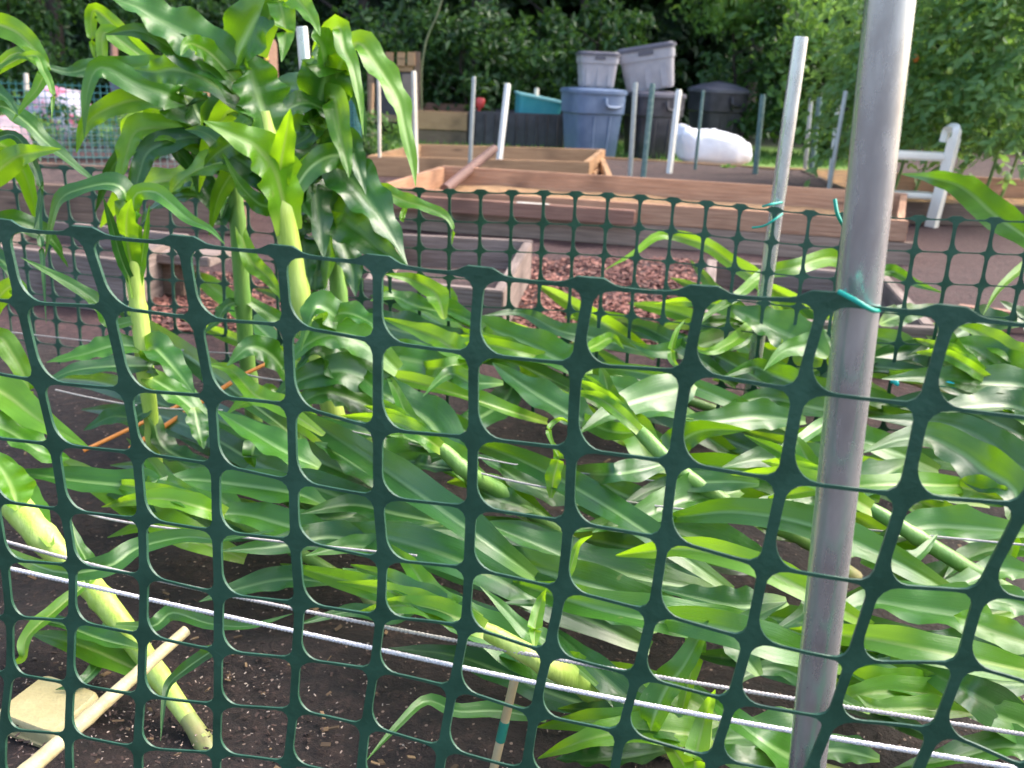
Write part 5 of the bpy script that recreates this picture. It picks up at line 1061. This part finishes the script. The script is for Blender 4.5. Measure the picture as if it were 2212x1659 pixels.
# bare vine hanging in front of the wood
vp = [YP(x, y, 11.5) for x, y in ((962, -30), (945, 30), (925, 75), (915, 115), (910, 170), (912, 300))]
g = tube_geo(crom(vp, 24), .012, 6); tag(mesh_obj('hanging_vine', g[0], g[1], M_TAN if False else simple('vine', (.10, .12, .06), (.16, .18, .09), .8), smooth=60), 'thin bare vine hanging before the dark wood above the gate', 'vine')

# tomato row at right --------------------------------------------------
def tomato(label, x, Y, h, n, seed, wd=.42):
    rs = np.random.RandomState(seed); px = xat(x, 350, Y); root = thing('tomato_plant', label, 'tomato plant', (px, Y, 0), 'tomato plants in the right row')
    V = []; pts_all = []
    main = [Vector((px+.05*math.sin(k), Y+.04*math.cos(k*1.7), k*h/7)) for k in range(8)]
    g = tube_geo(crom(main, 20), list(np.linspace(.013, .005, 20)), 7); verts, faces, sz = [], [], []
    allv, allf = [], []
    for k in range(n):
        z = h*(.26+.78*rs.rand()); a = rs.uniform(0, 6.28); st0 = np.array((px, Y, z)); d = np.array((math.cos(a), math.sin(a), rs.uniform(-.25, .45))); L = wd*rs.uniform(.5, 1.1)
        tipd = np.array((d[0]*.8, d[1]*.8, d[2]-rs.uniform(.5, 1.1)))
        for q in np.linspace(.3, 1, 6):                         # leaflets in pairs along the stem of a leaf
            c = st0+d*L*min(q, .7)+tipd*L*max(0, q-.6)*.8
            sd_ = np.cross(d, (0, 0, 1)); sd_ = sd_/np.linalg.norm(sd_)
            for sg in (-1, 1): pts_all.append((c, sd_*sg*.7+d*.5+np.array((0, 0, -.5)), .074*rs.uniform(.6, 1.3)))
        pts_all.append((st0+d*L*.7+tipd*L*.35, tipd, .085))
    P = np.array([p[0] for p in pts_all]); D = np.array([p[1] for p in pts_all])+rs.normal(size=(len(pts_all), 3))*.25; D /= np.linalg.norm(D, axis=1)[:, None]; S = np.array([p[2] for p in pts_all])[:, None]
    up = rs.normal(size=P.shape); sdv = np.cross(D, up); sdv /= np.linalg.norm(sdv, axis=1)[:, None]; nn = np.cross(D, sdv)
    shp = [(0, 0, 0), (.18, .22, .03), (.35, .16, .0), (.5, .24, .04), (.72, .12, 0), (1, 0, -.06), (.72, -.12, 0), (.5, -.24, .04), (.35, -.16, 0), (.18, -.22, .03)]
    Vv = np.stack([P+D*S*u_+sdv*S*v_+nn*S*w2 for u_, v_, w2 in shp], 1).reshape(-1, 3); Ff = np.arange(len(P)*10).reshape(-1, 10).tolist()
    mesh_obj('foliage', Vv.tolist(), Ff, M_TOM, root); mesh_obj('stem', g[0], g[1], M_STEM, root, smooth=60)
    for k in range(3):
        a = rs.uniform(3.6, 5.8); c = Vector((px+math.cos(a)*wd*.7, Y+math.sin(a)*wd*.8, h*rs.uniform(.15, .6))); g = loft_geo([(-.026, .008, .008, 2), (-.018, .017, .017, 2), (0, .022, .022, 2), (.016, .018, .018, 2), (.024, .010, .010, 2)], 14); g = xf(g, Matrix.Translation(c))
        mesh_obj('fruit', g[0], g[1], M_TOMO if rs.rand() < .12 else M_TOMG, root, smooth=180)
TOM = [('leftmost tomato plant, its shoots reaching over the slim pole', 1850, 7.6, 1.55, .5), ('tomato plant partly behind the thick pole', 1935, 7.2, 1.75, .5), ('tomato plant rising behind the white stool rail', 2040, 7.0, 1.8, .48), ('tomato plant right of the white stool', 2130, 6.7, 1.85, .48), ('tomato plant at the right border', 2230, 6.5, 1.9, .5), ('tomato plant in the second row behind the stool', 1990, 8.3, 1.85, .55), ('tomato plant in the second row at the right border', 2180, 8.0, 1.95, .55)]
for k, (lb, x, Y, h_, wd_) in enumerate(TOM): tomato(lb, x, Y, h_, 180, 80+k, wd_)
# orange straw mound under the tomatoes
root = bed([(1900, 372), (2330, 392), (2330, 345), (1930, 322)], .16, .05, [M_WORANGE], 'raised_bed', 'orange timber bed the tomato row grows in', soil=.15)
# herbs by the gate and far-left greenery
def herb(label, x, y, n, rad, seed, mat=M_HERB, size=.05, name='herb_plant'):
    b = G(x, y, 0); rs = np.random.RandomState(seed); root = thing(name, label, 'plant', b, 'leafy plants in the far beds')
    pts = clumps(rs, n, (b.x, b.y, rad*.9), (rad, rad*.7, rad*.9), 12, rad*.35); pts[:, 2] = np.abs(pts[:, 2])+.02; V, F = leaf_cloud(pts, size, rs); mesh_obj('foliage', V.tolist(), F, mat, root)
    V, F = [], []
    for k in range(5): a = k*1.3; V, F = join((V, F), tube_geo([b, b+Vector((math.cos(a)*rad*.5, math.sin(a)*rad*.4, rad*1.4))], [.006, .003], 5))
    mesh_obj('stem', V, F, M_STEM, root)
herb('light green leafy plant in front of the picket gate', 835, 335, 500, .26, 1); herb('scruffy low herb left of the tan frame', 800, 348, 400, .2, 2, M_SHRUB); herb('small seedling in the low soil bed', 1567, 382, 60, .06, 3)
for k, (x, y, lb) in enumerate(((60, 352, 'leafy plant behind the far left netting, leftmost'), (150, 345, 'leafy plant behind the far left netting beside the sack'), (250, 345, 'leafy plant under the far grey tub'), (345, 345, 'leafy plant beside the pale netting stake'), (430, 345, 'leafy plant behind the dark hanging corn leaf'), (510, 345, 'leafy plant behind the olive stalk'))):
    herb(lb, x, y, 520, .27, 10+k, M_SHRUB if k % 2 else M_TOM)
# short lawn strip
rs = np.random.RandomState(9); n = 7000
pts = np.stack([rs.uniform(-4, 8, n), rs.uniform(10.6, 12.4, n), np.zeros(n)], 1)
d = np.stack([rs.normal(0, .02, n), rs.normal(0, .02, n), rs.uniform(.04, .09, n)], 1); s = np.stack([np.full(n, .008), np.zeros(n), np.zeros(n)], 1)
V = np.stack([pts-s, pts+s, pts+d], 1).reshape(-1, 3); F = np.arange(n*3).reshape(-1, 3).tolist()
tag(kind(mesh_obj('lawn_grass', V.tolist(), F, M_BRIGHT), 'stuff'), 'strip of bright mown grass between the garden and the wood', 'grass')
